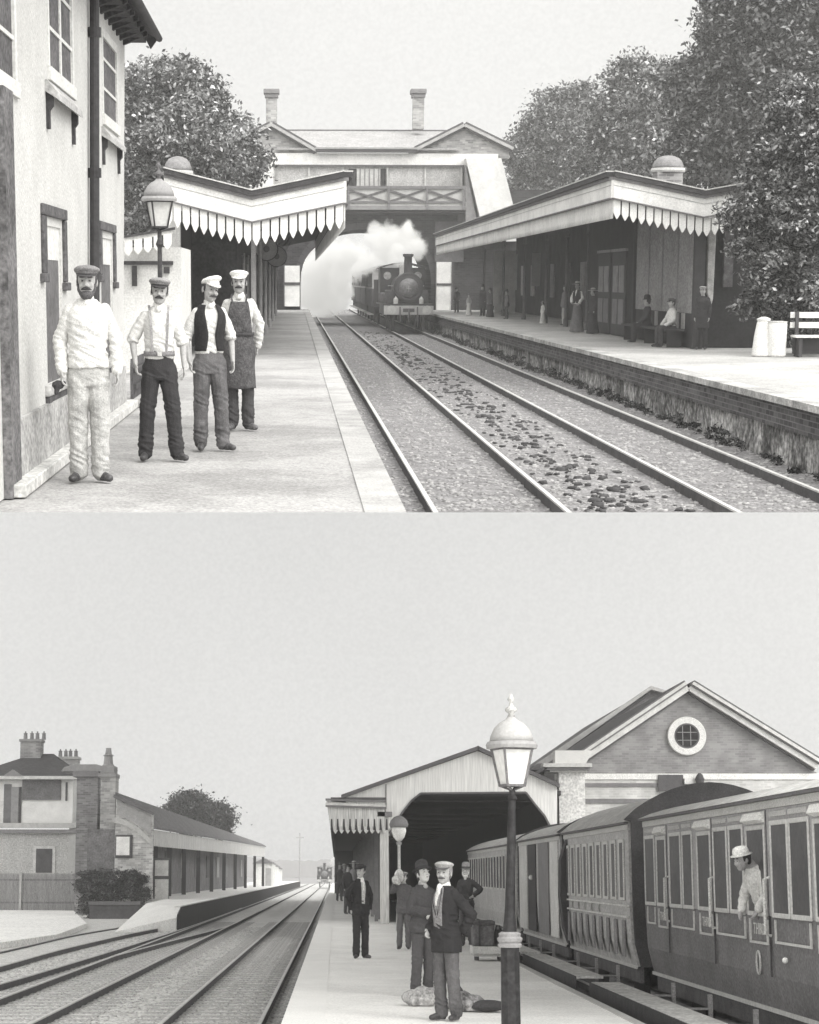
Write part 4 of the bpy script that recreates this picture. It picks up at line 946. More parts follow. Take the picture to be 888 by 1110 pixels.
a, z = XZL(93, 836, 103); part('cap_top', MB().prism([(a-1.35, z), (a-1.2, z+.22), (a-.6, z+.38), (a+.6, z+.38), (a+1.2, z+.22), (a+1.35, z)], 'y', 102.9, 105.1), gray(.28), tw)
tw = thing(L, 'brick_stack', 'slender paler chimney with a tall pot between the broad stack and station building', 'chimney', (-12, 100, -.6))
part('shaft', rl(MB(), 108, 124, 842, 990, 98.5, 100), brick(.40, .48, 'xz', w=.3, h=.1), tw)
part('cap', rl(rl(MB(), 106.5, 125.5, 838, 842, 98.3, 100.2), 109, 124, 830, 837.8, 98.5, 100), gray(.3), tw)
x, z = XZL(117, 830, 99); part('chimney_pot', MB().lathe([(.34, 0), (.26, .1), (.22, .5), (.3, .55), (.18, .62), (.14, .9), (.16, .95)], (x, 99.2, z), 12), gray(.3), tw)
part('drainpipe', rl(MB(), 124.6, 126.4, 862, 985, 98.2, 98.4), gray(.05), tw)

st = thing(L, 'station_building', 'long low brick station building with verandah and curved end gable on the opposite platform', 'station building', (-10, 130, ZP))
ya = 97; A = XZL(125, 900, ya)[0]; B = XZL(166, 900, ya)[0]
zt0 = XZL(0, 863, ya)[1]; zt1 = XZL(0, 882, ya)[1]; zb = -.6
part('end_wall', MB().prism([(A, zb), (B, zb), (B, zt1), (A, zt0)], 'y', ya, ya+.4), brick(.46, .6, 'xz', w=.3, h=.1), st)
m = MB(); N = 12; P0 = XZL(124, 886, ya); P1 = XZL(166, 912, ya)
for i in range(N):
    t0, t1 = i/N, (i+1)/N
    f_ = lambda t: (P0[0]+(P1[0]-P0[0])*t, P0[1]+(P1[1]-P0[1])*t**1.8)
    (xa, za), (xb, zb_) = f_(t0), f_(t1)
    m.hexa([(xa, ya-.12, za-.3), (xb, ya-.12, zb_-.3), (xb, ya-.003, zb_-.3), (xa, ya-.003, za-.3)], [(xa, ya-.12, za), (xb, ya-.12, zb_), (xb, ya-.003, zb_), (xa, ya-.003, za)])
part('arch_band', m, gray(.5), st)
part('spandrel', MB().prism([XZL(127, 866, ya), XZL(164, 884, ya), XZL(164, 906, ya), XZL(150, 894, ya), XZL(127, 882, ya)], 'y', ya-.06, ya-.004), gray(.36, .2, 3), st)
fr = part('window', rl(MB(), 125, 143.5, 905, 930, ya-.08, ya-.004), gray(.07), st)
part('pane', rl(MB(), 126, 140.5, 907, 927, ya-.1, ya-.082), gray(.78), fr)
part('verge', MB().prism([XZL(124, 861, ya), XZL(167, 880.5, ya), XZL(167, 884, ya), XZL(124, 865, ya)], 'y', ya-.3, ya-.13), gray(.14), st)
# main body, roof and canopy run back along the platform
def lerp2(a, b, t): return a+(b-a)*t
Xf0, Xf1, Y0c, Y1c = -9.95, -7.6, 98, 200
part('front_wall', MB().prism([(-11.0, ya+.4), (-10.9, ya+.4), (-9.6, 200), (-13, 200), (-13, ya+.4)], 'z', ZP, 3.9), gray(.15, .4, 1.2, .3, 12), st)
zc0, zc1 = XZL(0, 898, Y0c)[1], XZL(0, 918, Y1c)[1]; zd0, zd1 = XZL(0, 916, Y0c)[1], XZL(0, 928.5, Y1c)[1]
m = MB(); m.hexa([(Xf0-.1, Y0c, zd0), (Xf0, Y0c, zd0), (Xf1, Y1c, zd1), (Xf1-.1, Y1c, zd1)], [(Xf0-.1, Y0c, zc0), (Xf0, Y0c, zc0), (Xf1, Y1c, zc1), (Xf1-.1, Y1c, zc1)])
part('fascia', m, gray(.62, .2, 1, .3, 10, stretch=(1, 4, .3)), st)
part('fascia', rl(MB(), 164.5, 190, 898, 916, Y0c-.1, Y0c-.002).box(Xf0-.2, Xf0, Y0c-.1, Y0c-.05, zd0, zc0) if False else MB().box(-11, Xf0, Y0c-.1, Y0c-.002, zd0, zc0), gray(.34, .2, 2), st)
zr0 = zt0+.05; xr0 = A; xr1 = L.y(284, 917, 205).x; zr1 = L.y(284, 917, 205).z
m = MB(); m.add([(xr0, ya-.35, zr0), (Xf0+.12, Y0c-.3, zc0+.02), (Xf1+.12, Y1c+.3, zc1+.02), (xr1, 205, zr1+.1), (xr0, ya-.35, zr0+.16), (Xf0+.12, Y0c-.3, zc0+.16), (Xf1+.12, Y1c+.3, zc1+.14), (xr1, 205, zr1+.24)],
                 [(0, 3, 2, 1), (4, 5, 6, 7), (0, 1, 5, 4), (1, 2, 6, 5), (2, 3, 7, 6), (3, 0, 4, 7)])
part('roof', m, gray(.17, .2, 1, .3, 8), st)
for i in range(11):
    t = (i/10)**1.35; y = lerp2(Y0c+.8, Y1c-1, t); x = lerp2(Xf0-.15, Xf1-.15, t)
    part('column', MB().box(x-.13, x+.13, y-.13, y+.13, ZP, lerp2(zd0, zd1, t)+.1), gray(.035), st)
part('door', rl(MB(), 166.5, 183.5, 930, 976, 99, 99.1), gray(.1), st)
part('door_pane', rl(rl(MB(), 168, 182.5, 932.5, 949.5, 98.9, 98.998), 168, 182.5, 953, 975, 98.9, 98.998), gray(.75), st)
for i in range(9):
    t = i/9+.04; y = lerp2(102, 196, t); x = lerp2(-10.95, -9.6, (y-97)/103)
    part('window', MB().box(x+.06, x+.11, y, y+3.2, 1.3, 3.0), gray((.3, .12, .4, .2, .1, .35, .2, .4, .3)[i]), st)
for i in range(3):
    o = thing(L, 'platform_hut', ('white gabled hut just beyond the station building verandah', 'second small pale hut beyond the station building', 'smallest and farthest of the pale huts beyond the verandah')[i], 'hut', (-7.5, 206+i*12, ZP), group='pale huts beyond the verandah')
    x1 = -6.9-i*.02; y0 = 205+i*14; h_ = 2.9-.25*i
    part('wall', MB().box(x1-2, x1, y0, y0+9, ZP, ZP+h_-.5), gray(.78), o); part('roof', MB().prism([(x1-2.3, ZP+h_-.5), (x1+.2, ZP+h_-.5), (x1-1, ZP+h_+.1)], 'y', y0-.3, y0+9.3), gray(.2), o)
    part('door', MB().box(x1-.8, x1-.2, y0-.05, y0-.003, ZP, ZP+1.9), gray(.4), o)
# paling fence, hedge, telegraph pole
fn = thing(L, 'paling_fence', 'upright grey paling fence in front of the station house', 'fence', (-17, 108, -.6))
xa_, z1_ = XZL(-20, 947, 107); xb_, _ = XZL(83, 947, 107); z0_ = XZL(0, 987, 107)[1]; n_ = 78
m = MB()
for i in range(n_):
    x = xa_+(xb_-xa_)*i/n_; wv = (xb_-xa_)/n_
    m.prism([(x+.01, z0_), (x+wv*.78, z0_), (x+wv*.78, z1_-.05), (x+wv*.4, z1_+.05), (x+.01, z1_-.05)], 'y', 107, 107.05)
part('paling', m, gray(.24, .4, 2.5, .3, 20, .9, .4, stretch=(3, 1, .2)), fn)
part('fence_rail', MB().box(xa_, xb_, 107.06, 107.12, z0_+.4, z0_+.5).box(xa_, xb_, 107.06, 107.12, z1_-.4, z1_-.3), gray(.1), fn)
part('gate_post', MB().box(XZL(23, 900, 107)[0], XZL(25.5, 900, 107)[0], 106.85, 106.99, z0_, z1_+.1), gray(.45), fn)
hd = thing(L, 'hedge', 'dark clipped shrubbery in front of the chimney stacks and end gable', 'hedge', (-12, 96, LBZ))
bl = []
for px, py, r in ((92, 952, 8), (104, 952, 9), (116, 951, 9), (128, 951, 9), (140, 952, 9), (150, 953, 8), (96, 965, 10), (110, 966, 12), (125, 966, 12), (140, 966, 12), (152, 968, 9), (96, 982, 10), (110, 990, 11), (126, 992, 11), (142, 990, 10), (152, 982, 8), (102, 998, 8), (134, 999, 8), (88, 960, 6)):
    p = L.y(px, py, 95.5); bl.append((p.x, p.y, p.z, r*95.5/F))
V, Q = leaf_cloud(bl, 26000, .06, spread=.2); part('crown', np_mesh('crown', V, Q, (-12, 96, LBZ)), leafmat(.02, .16), hd)
bw_ = thing(L, 'garden_wall', 'low stone step wall in the shrubbery below the end gable', 'wall', (-12, 94.5, LBZ))
part('coping', rl(MB(), 96, 152, 977, 981, 94.2, 94.6), gray(.12), bw_); part('face', rl(MB(), 97, 151, 981.2, 1000, 94.3, 94.6), gray(.07, .4, 3), bw_)
tree(L, 'broadleaf_tree', 'dark rounded tree rising above the station building roof', [(203, 876, 190, 17), (190, 880, 190, 12), (214, 872, 190, 13), (200, 866, 190, 10), (222, 882, 190, 13), (205, 890, 190, 14)], (-15, 190, LBZ), 12000, .16, .02, .14, tr=.3)
tree(L, 'broadleaf_tree', 'smaller dark tree beside the larger one above the roof', [(236, 884, 195, 12), (229, 890, 195, 10), (244, 888, 195, 8), (238, 878, 195, 7), (240, 896, 195, 9)], (-12, 195, LBZ), 7000, .16, .02, .14, tr=.25)
p = L.y(325, 947, 420)
tp = thing(L, 'telegraph_pole', 'faint thin telegraph pole far off between the line and hills', 'pole', (p.x, 420, LBZ))
part('post', MB().lathe([(.17, 0), (.1, L.y(325, 903, 420).z-LBZ)], (p.x, 420, LBZ), 8), gray(.3), tp)
part('crossarm', MB().box(p.x-.9, p.x+.9, 419.9, 420, L.y(0, 908, 420).z, L.y(0, 907, 420).z), gray(.3), tp)

# ================================================================ train shed and gabled building
Ys = 62
sh = thing(L, 'train_shed', 'boarded gabled train shed with wide dark mouth over the platform end', 'train shed', (3.5, Ys, 0))
def PX_(px, py, Y=Ys): return XZL(px, py, Y)
mouth = [(423, 952), (423, 906), (427, 895), (436, 881), (446, 868), (456, 860), (570, 859), (580, 872), (590, 884), (597, 897), (601, 952)]
roofp = lambda px: (864-(px-375)*50/143) if px < 518 else (814+(px-518)*38/84)
m = MB()
cols = [375, 400, 418, 423, 427, 436, 446, 456, 480, 518, 545, 570, 580, 590, 597, 601, 604]
def mouth_y(px):
    if px <= 418: return 877
    if px >= 601: return 1000
    P = mouth[1:-1]
    for (a, b), (c, d) in zip(P, P[1:]):
        if a <= px <= c: return b+(d-b)*(px-a)/(c-a)
    return 906
for a, c in zip(cols, cols[1:]):
    a_ = mouth_y(a+.01); c_ = mouth_y(c-.01)
    m.prism([PX_(a, a_), PX_(c, c_), PX_(c, roofp(c)), PX_(a, roofp(a))], 'y', Ys, Ys+.12)
bd = bpy.data.materials  # boards: fine upright joints
board_m = gray(.80, .10, 1.5, .4, 8, .9, .16, stretch=(5, 1, .15))
part('gable_boarding', m, board_m, sh)
m = MB()
for px in (418.5,): m.prism([PX_(px-.5, 877), PX_(px+.5, 877), PX_(px+.5, 850), PX_(px-.5, 850)], 'y', Ys-.03, Ys-.002)
part('joint', m, gray(.2), sh)
m = MB()
for (a, b), (c, d) in zip(mouth[1:-1], mouth[2:-1]):
    P = [PX_(a, b), PX_(c, d)]; m.bar((P[0][0], Ys-.02, P[0][1]), (P[1][0], Ys-.02, P[1][1]), .08, .06)
part('mouth_trim', m, gray(.12), sh)
for (a, c) in (((370, 866), (518.5, 813)), ((517.5, 813), (606, 854))):
    A_ = PX_(*a); C_ = PX_(*c)
    part('roof', MB().prism([A_, C_, (C_[0], C_[1]+.13), (A_[0], A_[1]+.13)], 'y', Ys-.25, 158), gray(.13, .2, 1), sh)
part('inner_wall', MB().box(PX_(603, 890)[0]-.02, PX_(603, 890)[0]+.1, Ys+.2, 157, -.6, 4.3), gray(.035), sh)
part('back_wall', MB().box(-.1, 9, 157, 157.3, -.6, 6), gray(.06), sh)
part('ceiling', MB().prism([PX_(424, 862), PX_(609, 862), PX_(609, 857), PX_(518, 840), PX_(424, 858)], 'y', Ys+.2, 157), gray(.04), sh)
for i in range(12):
    y = 66+i*7.5; part('tie_beam', MB().box(1.8, 7.4, y, y+.12, 4.15, 4.25), gray(.07), sh)
# pillar row between shed and side canopy
y_ = Ys+.15
for i, y in enumerate((Ys-.2, 68, 75, 83, 92, 103, 116, 132, 150)):
    xa, xb = PX_(412, 940)[0], PX_(422, 940)[0]
    part('pillar', MB().box(xa, xb-.02, y, y+.3, 0, 3.5), gray(.55 if i == 0 else .22, .1, 3, .2, 10, stretch=(5, 1, .2)), sh)
part('pillar_cap', MB().box(PX_(409, 890)[0], PX_(425, 890)[0], Ys-.3, Ys+.2, 3.502, 3.66), gray(.22), sh)
part('bracket', MB().bar((PX_(422, 890)[0], Ys-.1, PX_(0, 903)[1]), (PX_(426, 890)[0], Ys-.1, PX_(0, 898)[1]), .1, .08), gray(.1), sh)
# side canopy toward the main line
x0c, x1c = PX_(357, 880)[0], PX_(418, 880)[0]
sc_ = thing(L, 'platform_canopy', 'pale box fascia canopy with dark toothed valance on the main line side of the shed', 'platform canopy', (x0c+.5, Ys, 0))
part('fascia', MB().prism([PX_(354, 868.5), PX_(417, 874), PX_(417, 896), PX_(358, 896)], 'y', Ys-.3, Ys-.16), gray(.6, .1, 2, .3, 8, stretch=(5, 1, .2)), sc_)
for a, b, v in ((866, 868.3, .2), (870.6, 873, .62), (873.2, 875, .2)):
    part('cornice', MB().prism([PX_(353, a), PX_(418, a+2.2), PX_(418, b+2.2), PX_(353, b)], 'y', Ys-.45, Ys-.301), gray(v), sc_)
m = MB()
for i in range(9):
    px = 361+i*6.6; m.prism([PX_(px, 896), PX_(px+5.6, 896), PX_(px+5.0, 901), PX_(px+2.8, 904), PX_(px+.6, 901)], 'y', Ys-.28, Ys-.2)
part('valance', m, gray(.6), sc_)
m = MB()
for i in range(10): px = 359.6+i*6.6; m.prism([PX_(px-.7, 888), PX_(px+.7, 888), PX_(px+1.3, 900), PX_(px-1.3, 900)], 'y', Ys-.31, Ys-.302)
part('valance_slot', m, gray(.05), sc_)
xs_ = L.y(361, 900, Ys).x
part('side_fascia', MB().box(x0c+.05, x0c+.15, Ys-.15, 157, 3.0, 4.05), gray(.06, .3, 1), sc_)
part('roof', MB().box(x0c+.05, x1c, Ys-.16, 157, 4.06, 4.14), gray(.12), sc_)
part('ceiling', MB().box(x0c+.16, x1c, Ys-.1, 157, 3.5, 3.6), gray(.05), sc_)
for i in range(12):
    y = Ys+3+i*7.2; part('post', MB().box(1.35, 1.47, y, y+.12, 0, 3.49), gray(.25), sc_)
part('back_panelling', MB().box(1.75, 1.85, 64, 157, 0, 4.3), gray(.05, .4, 1), sc_)

Yg = 63.2
gb = thing(L, 'gabled_building', 'tall brick building with pale edged gable and round window behind the train', 'building', (13, Yg, -.6))
def g2(px, py, Y=Yg): return XZL(px, py, Y)
part('gable_wall', MB().prism([g2(616, 838), g2(886, 838), g2(745, 747)], 'y', Yg, Yg+.5), brick(.29, .33, 'xz', w=.24, h=.08, var=.15), gb)
part('entablature', MB().prism([g2(603, 838.5), g2(900, 838.5), g2(900, 845), g2(603, 845)], 'y', Yg-.06, Yg+.5), gray(.82, .1, 1), gb)
part('wall', MB().prism([g2(603, 845.2), g2(900, 845.2), (g2(900, 860)[0], -.6), (g2(603, 860)[0], -.6)], 'y', Yg, Yg+.5), brick(.62, .68, 'xz', w=.24, h=.08, var=.12), gb)
part('band', MB().prism([g2(632, 849), g2(745, 849), g2(745, 853), g2(632, 853)], 'y', Yg-.05, Yg-.003), gray(.2), gb)
part('band', MB().prism([g2(632, 866), g2(745, 866), g2(745, 871), g2(632, 871)], 'y', Yg-.05, Yg-.003), gray(.2), gb)
part('pilaster', MB().prism([g2(604, 838), g2(632, 838), (g2(632, 860)[0], -.6), (g2(604, 860)[0], -.6)], 'y', Yg-.45, Yg-.07), gray(.74, .08, 1, .2, 14), gb)
for a, b, y0, y1, v, dd in ((586, 638, 829, 833, .62, .9), (590, 636, 833.2, 836, .2, .8), (594, 634, 836.2, 838, .6, .65)):
    part('cornice', MB().prism([g2(a, y1), g2(b, y1), g2(b, y0), g2(a, y0)], 'y', Yg-dd, Yg-.065), gray(v), gb)
part('pedestal', MB().prism([g2(599, 829), g2(632, 829), g2(640, 815), g2(599, 815)], 'y', Yg-.75, Yg-.1), gray(.74, .08, 1), gb)
def gverge(a, c, o, th, v, yo, nm, deep=.6):
    A_ = g2(*a); C_ = g2(*c); d = Vector((C_[0]-A_[0], 0, C_[1]-A_[1])).normalized(); nn = Vector((-d.z, 0, d.x)); nn = nn if nn.z > 0 else -nn
    m = MB().prism([(A_[0]+nn.x*o, A_[1]+nn.z*o), (C_[0]+nn.x*o, C_[1]+nn.z*o), (C_[0]+nn.x*(o+th), C_[1]+nn.z*(o+th)), (A_[0]+nn.x*(o+th), A_[1]+nn.z*(o+th))], 'y', Yg-yo, Yg-.003 if nm != 'roof' else Yg+22)
    part(nm, m, gray(v), gb)
for a, c in (((628, 829), (746, 749)), ((744, 749), (882, 834))):
    gverge(a, c, 0, .17, .72, .35, 'raking_cornice'); gverge(a, c, .173, .05, .2, .42, 'moulding'); gverge(a, c, .225, .10, .66, .5, 'raking_cornice'); gverge(a, c, .328, .05, .15, .5, 'roof'); gverge(a, c, -.06, .057, .12, .2, 'moulding')  # lowest dark strip is the cornice's shadow put into colour
x, z = g2(744, 798)
part('round_window', MB().lathe([(.64, -.14), (.66, -.1), (.66, -.003)], (x, Yg, z), 40, axis='y'), gray(.78, .05, 4), gb)
part('round_pane', MB().lathe([(.37, -.155), (.38, -.145)], (x, Yg, z), 32, axis='y'), gray(.02, .5, 4), gb)
part('round_rim', MB().lathe([(.43, -.149), (.43, -.1405)], (x, Yg, z), 32, axis='y'), gray(.12), gb)
m = MB()
for q in (-.15, .12): m.box(x+q-.012, x+q+.012, Yg-.168, Yg-.157, z-.33, z+.33).box(x-.33, x+.33, Yg-.171, Yg-.1685, z+q-.012, z+q+.012)
part('glazing_bar', m, gray(.3), gb)
part('dark_panel', MB().prism([g2(713, 858), g2(740, 858), g2(740, 840), g2(713, 840)], 'y', Yg-.12, Yg-.064), gray(.10), gb)
part('lamp_bracket', MB().lathe([(.12, 0), (.16, .15), (.1, .3), (.03, .36)], (g2(757, 850)[0], Yg-.3, g2(757, 850)[1]), 12), gray(.07), gb)
part('pale_block', MB().prism([g2(741, 850), g2(752, 850), g2(752, 844), g2(741, 844)], 'y', Yg-.2, Yg-.065), gray(.75), gb)
rb = thing(L, 'rear_roof', 'grey slated roof of the parallel building rising behind the gable', 'building', (14, 84, -.6))
g3 = lambda px, py: XZL(px, py, 82)
part('roof', MB().prism([g3(584, 830), g3(704, 747), g3(724, 752), g3(835, 830)], 'y', 82, 104), gray(.20, .2, 1.5, .4, 10, .8, .3, stretch=(1, 1, 3)), rb)
part('verge', MB().prism([g3(578, 830), g3(704, 744.5), g3(704, 748.5), g3(584, 834)], 'y', 81.5, 81.99), gray(.45), rb)
part('verge', MB().prism([g3(704, 744.5), g3(724, 751), g3(724, 754), g3(704, 748.5)], 'y', 81.5, 81.99), gray(.45), rb)
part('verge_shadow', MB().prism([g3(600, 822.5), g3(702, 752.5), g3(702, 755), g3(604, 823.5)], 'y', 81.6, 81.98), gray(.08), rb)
part('wall', MB().prism([g3(590, 831), g3(835, 831), (g3(835, 830)[0], -.6), (g3(590, 830)[0], -.6)], 'y', 82, 103), gray(.4), rb)
part('eaves', MB().prism([g3(572, 836), g3(590, 836), g3(590, 829), g3(580, 829)], 'y', 81, 103), gray(.16), rb)

# ================================================================ passenger train at the right
TX = 4.53
def coach(name, label, y0, y1, ze, rise, style, lib, endv=.05, group='coaches of the standing train'):
    """side plane at TX, width 2.5, cantrail height ze"""
    W2 = 2.5; xc = TX+W2/2; zs = .23
    t = thing(L, name, label, 'railway coach', (xc, (y0+y1)/2, LRZ), group=group)
    prof = [(TX+.10, zs), (TX+.02, zs+.35), (TX, zs+.8), (TX, ze)]
    full = prof+[(2*xc-a, b) for a, b in prof[::-1]]
    lower = gray(.13, .25, 1.4, .1, 30, .6, .35, spec=.25) if lib == 'dark' else gray(.40, .18, 2, .1, 20, .6, .3)
    upper = gray(.26, .15, 2, .1, 30, .5, .25, spec=.4) if lib == 'dark' else gray(.46, .15, 2, .1, 20, .6, .25)
    mould = gray(.48, .08, 4, .05, 30, .5, .15)
    part('body', MB().prism(full, 'y', y0, y1), lower, t)
    n_ = 14
    rp = [(TX-.07+(W2+.14)*i/n_, ze+.002+rise*math.sin(PI*i/n_)**.8) for i in range(n_+1)]
    part('roof', MB().prism(rp, 'y', y0-.06, y1+.06), gray(.52, .14, 1.2, .3, 14, .9, .25), t)
    part('cornice', MB().box(TX-.075, TX-.005, y0-.05, y1+.05, ze-.035, ze-.003), gray(.12), t)
    part('cantrail', MB().box(TX-.02, TX-.002, y0+.02, y1-.02, ze-.12, ze-.037), gray(.5, .1, 3), t)
    rp2 = [(TX-.08+(W2+.16)*i/n_, ze+.03+(rise+.06)*math.sin(PI*i/n_)**.8) for i in range(n_+1)]
    part('end', MB().prism([(a+.03, b) for a, b in full[:4]]+[(a, b) for a, b in rp2[::1]]+[(a-.03, b) for a, b in full[4:]], 'y', y0-.13, y0-.061), gray(endv, .3, 2), t)
    part('solebar', MB().box(TX+.14, TX+.2, y0+.05, y1-.05, -.02, zs-.002), gray(.10, .3, 3), t)
    part('sole_moulding', MB().box(TX+.075, TX+.10, y0, y1, zs-.035, zs+.01), mould, t)
    part('footboard', MB().box(TX-.83, TX-.42, y0+.1, y1-.1, .045, .085), gray(.52, .2, 3, .3, 20, .9, .3), t)
    part('footboard_edge_shade', MB().box(TX-.86, TX-.832, y0+.1, y1-.1, -.16, .08), gray(.05, .3, 3), t)  # outer edge, coloured near black for its shaded side and the gap
    for y in np.arange(y0+1.2, y1-.5, 2.45):
        part('hanger', MB().box(TX-.05, TX-.0, y, y+.06, -.2, .2).box(TX-.84, TX-.05, y, y+.06, .02, .044), gray(.3), t)
    for y in (y0+1.8, y1-1.8):
        for s in (0, 1):
            part('wheel', MB().lathe([(.5, -.06), (.5, .06)], (TX+.45+s*1.6, y, LRZ+.5), 24, axis='x'), gray(.04), t)
    part('underframe', MB().box(TX+.5, TX+2.0, y0+.2, y1-.2, -.15, .2), gray(.03), t)
    for s in (.55, 1.95): part('buffer', MB().lathe([(.17, -.55), (.17, -.5), (.07, -.49), (.09, -.13)], (TX+s, y0, .30), 14, axis='y'), gray(.05), t)
    X = TX
    if style == 'compartments':
        zt_, zb_ = 2.13, 1.24; pitch = 2.0
        groups = []
        y = y1-.12
        spec = [('s', 27.25, 26.5), ('d', 26.25, 25.6), ('s', 25.25, 24.5), ('s', 24.3, 23.7), ('d', 23.3, 22.55), ('s', 22.3, 21.6), ('s', 21.4, 20.75), ('d', 20.5, 19.7), ('s', 19.35, 18.7), ('s', 18.55, 17.85), ('d', 17.6, 17.0), ('s', 16.9, 16.3), ('s', 16.1, 15.5)]
        m = MB().box(X-.012, X-.001, y0+.04, y1-.04, 1.20, ze-.125)
        part('upper_panelling', m, upper, t)
        for k, a, b in spec:
            a, b = min(a, b), max(a, b); fw = .05; top = zt_+(.0 if k == 's' else -.03)
            f = MB(); o_ = .030
            f.box(X-o_, X-.0125, a-fw, a, zb_-fw, top+fw).box(X-o_, X-.0125, b, b+fw, zb_-fw, top+fw).box(X-o_, X-.0125, a, b, zb_-fw, zb_).box(X-o_, X-.0125, a, b, top, top+fw)
            fr = part('window', f, mould, t, bevel=.008)
            part('pane', MB().box(X-.018, X-.0128, a, b, zb_, top), gray(.03, .6, 1.2, .05, 20, .4, .3, spec=.2), fr)
            if k == 'd':
                part('ventilator_hood', MB().prism([(X-.012, ze-.14), (X-.05, ze-.15), (X-.085, top+.10), (X-.012, top+.07)], 'y', a-.03, b+.03), gray(.66, .1, 4), fr)
                part('door_edge', MB().box(X-.016, X-.0005, a-.12, a-.09, zs+.35, ze-.13), gray(.05), t)
                hd_ = part('grab_handle', MB().tube([(X-.01, a-.17, 1.0), (X-.07, a-.17, 1.02), (X-.07, a-.17, 1.58), (X-.01, a-.17, 1.6)], .018, 6), gray(.5), t)
                part('waist_moulding', MB().box(X-.022, X-.001, a-.02, b+.02, .90, .925).box(X-.022, X-.001, a-.02, a+.01, .926, 1.16).box(X-.022, X-.001, b-.01, b+.02, .926, 1.16), mould, t)
                tx = bpy.data.curves.new('lettering', 'FONT'); tx.body = 'THIRD'; tx.size = .17; tx.extrude = .002; tx.align_x = 'CENTER'; tx.space_character = 1.15
                o = bpy.data.objects.new('tmp', tx); COL.objects.link(o); dg = bpy.context.evaluated_depsgraph_get()
                me = bpy.data.meshes.new_from_object(o.evaluated_get(dg)); bpy.data.objects.remove(o)
                M_ = Matrix(((0, 0, -1, X-.006), (-1, 0, 0, (a+b)/2), (0, 1, 0, 1.0), (0, 0, 0, 1)))
                me.transform(Matrix.Translation(-BASE[t.name]) @ M_)
                me.materials.clear(); part('lettering', me, gray(.6), t)
            elif True:
                part('top_panel', MB().prism([(X-.0125, ze-.15), (X-.03, ze-.16), (X-.03, top+.09), (X-.0125, top+.09)], 'y', a-.02, b+.02), gray(.42, .1, 3), t)
        for a, b in ((24.1, 25.0), (21.1, 22.0), (23.75, 25.2), (18.0, 19.3), (20.75, 22.25)):
            pass
        for a, b in ((23.7, 25.25), (20.75, 22.3), (17.9, 19.35), (26.55, 27.2)):
            part('waist_panel', MB().box(X-.02, X-.001, a, b, .93, .955).box(X-.02, X-.001, a, a+.03, .956, 1.17).box(X-.02, X-.001, b-.03, b, .956, 1.17), mould, t)
        part('emblem', MB().tube([(X-.004, 20.2+.09*math.cos(a*PI/12), .70+.12*math.sin(a*PI/12)) for a in range(25)], .012, 6), gray(.45), t)
        part('door_knob', MB().ell((X-.03, 18.9, .78), .03, 8, 6), gray(.8), t)
    elif style == 'panelled':
        y = y1-.35; i = 0
        while y > y0+.4:
            wv = .42; v = (.07, .12, .36, .40, .12, .34, .42, .3, .38, .2)[i % 10]
            f = part('window', MB().box(X-.03, X-.002, y-wv-.05, y+.05, 1.22, 2.18), gray(.56, .1, 3), t, bevel=.02)
            part('pane', MB().box(X-.034, X-.0305, y-wv, y-.12, 1.27, 2.12), gray(v if v < .2 else .15), f)
            part('lower_panel', MB().box(X-.026, X-.0005, y-wv, y-.16, .36, .92), gray(.22, .2, 3), t, bevel=.01)
            y -= .86; i += 1
        part('waist_rail', MB().box(X-.04, X-.003, y0+.05, y1-.05, 1.13, 1.16).box(X-.04, X-.003, y0+.05, y1-.05, .96, .99), gray(.6), t)
        for k in range(5): part('waist_emblem', MB().lathe([(.09, -.01), (.09, 0), (.065, 0), (.065, -.01)], (X-.004, y1-1.2-k*.9, 1.06), 20, axis='x'), gray(.6), t)
        part('ducket', MB().prism([(X-.002, .30), (X-.10, .6), (X-.16, 1.2), (X-.14, 1.9), (X-.002, 2.3)], 'y', y1-.55, y1-.15), gray(.05), t)
    elif style == 'van':
        for a, b, v in ((y0+.3, y0+1.6, .6), (y0+2.0, y0+3.9, .2), (y0+4.5, y0+6.1, .045), (y0+6.4, y1-.3, .5)):
            part('door', MB().box(X-.03, X-.002, a, b, .35, 2.3), gray(v, .15, 2), t, bevel=.01)
        part('door_knob', MB().ell((X-.05, y0+5.2, 1.55), .06, 8, 6), gray(.8), t)
    else:
        y = y1-.4
        while y > y0+2.6:
            f = part('window', MB().box(X-.03, X-.002, y-.55, y+.05, 1.2, 2.15), gray(.55), t); part('pane', MB().box(X-.034, X-.0305, y-.5, y-.0, 1.25, 2.1), gray(.06), f); y -= .95
        part('pale_panel', MB().box(X-.03, X-.002, y0+.1, y0+2.2, .3, 2.36), gray(.66), t)
    return t
coach('passenger_coach', 'nearest dark coach of the standing train with a passenger leaning from its window', 14.2, 27.45, 2.43, .26, 'compartments', 'dark')
coach('passenger_coach', 'pale panelled coach with dark arched end, second in the standing train', 28.9, 37.0, 2.43, .52, 'panelled', 'pale')
coach('luggage_van', 'van with dark doorways and pale panels behind the tall platform lamp', 37.7, 46.2, 2.43, .40, 'van', 'pale')
coach('passenger_coach', 'farthest visible coach entering the train shed behind the standing men', 46.9, 64, 2.40, .40, 'plain', 'pale')
locomotive(L, 'tiny dark locomotive far down the line at the end of the platform', -1.75, 290, LRZ, False)
steam(L, 'faint puff of pale steam over the heads of the distant platform crowd', [(363, 935, 240, 5), (372, 934, 240, 6), (380, 937, 240, 4)], (1, 240, 2), 5)

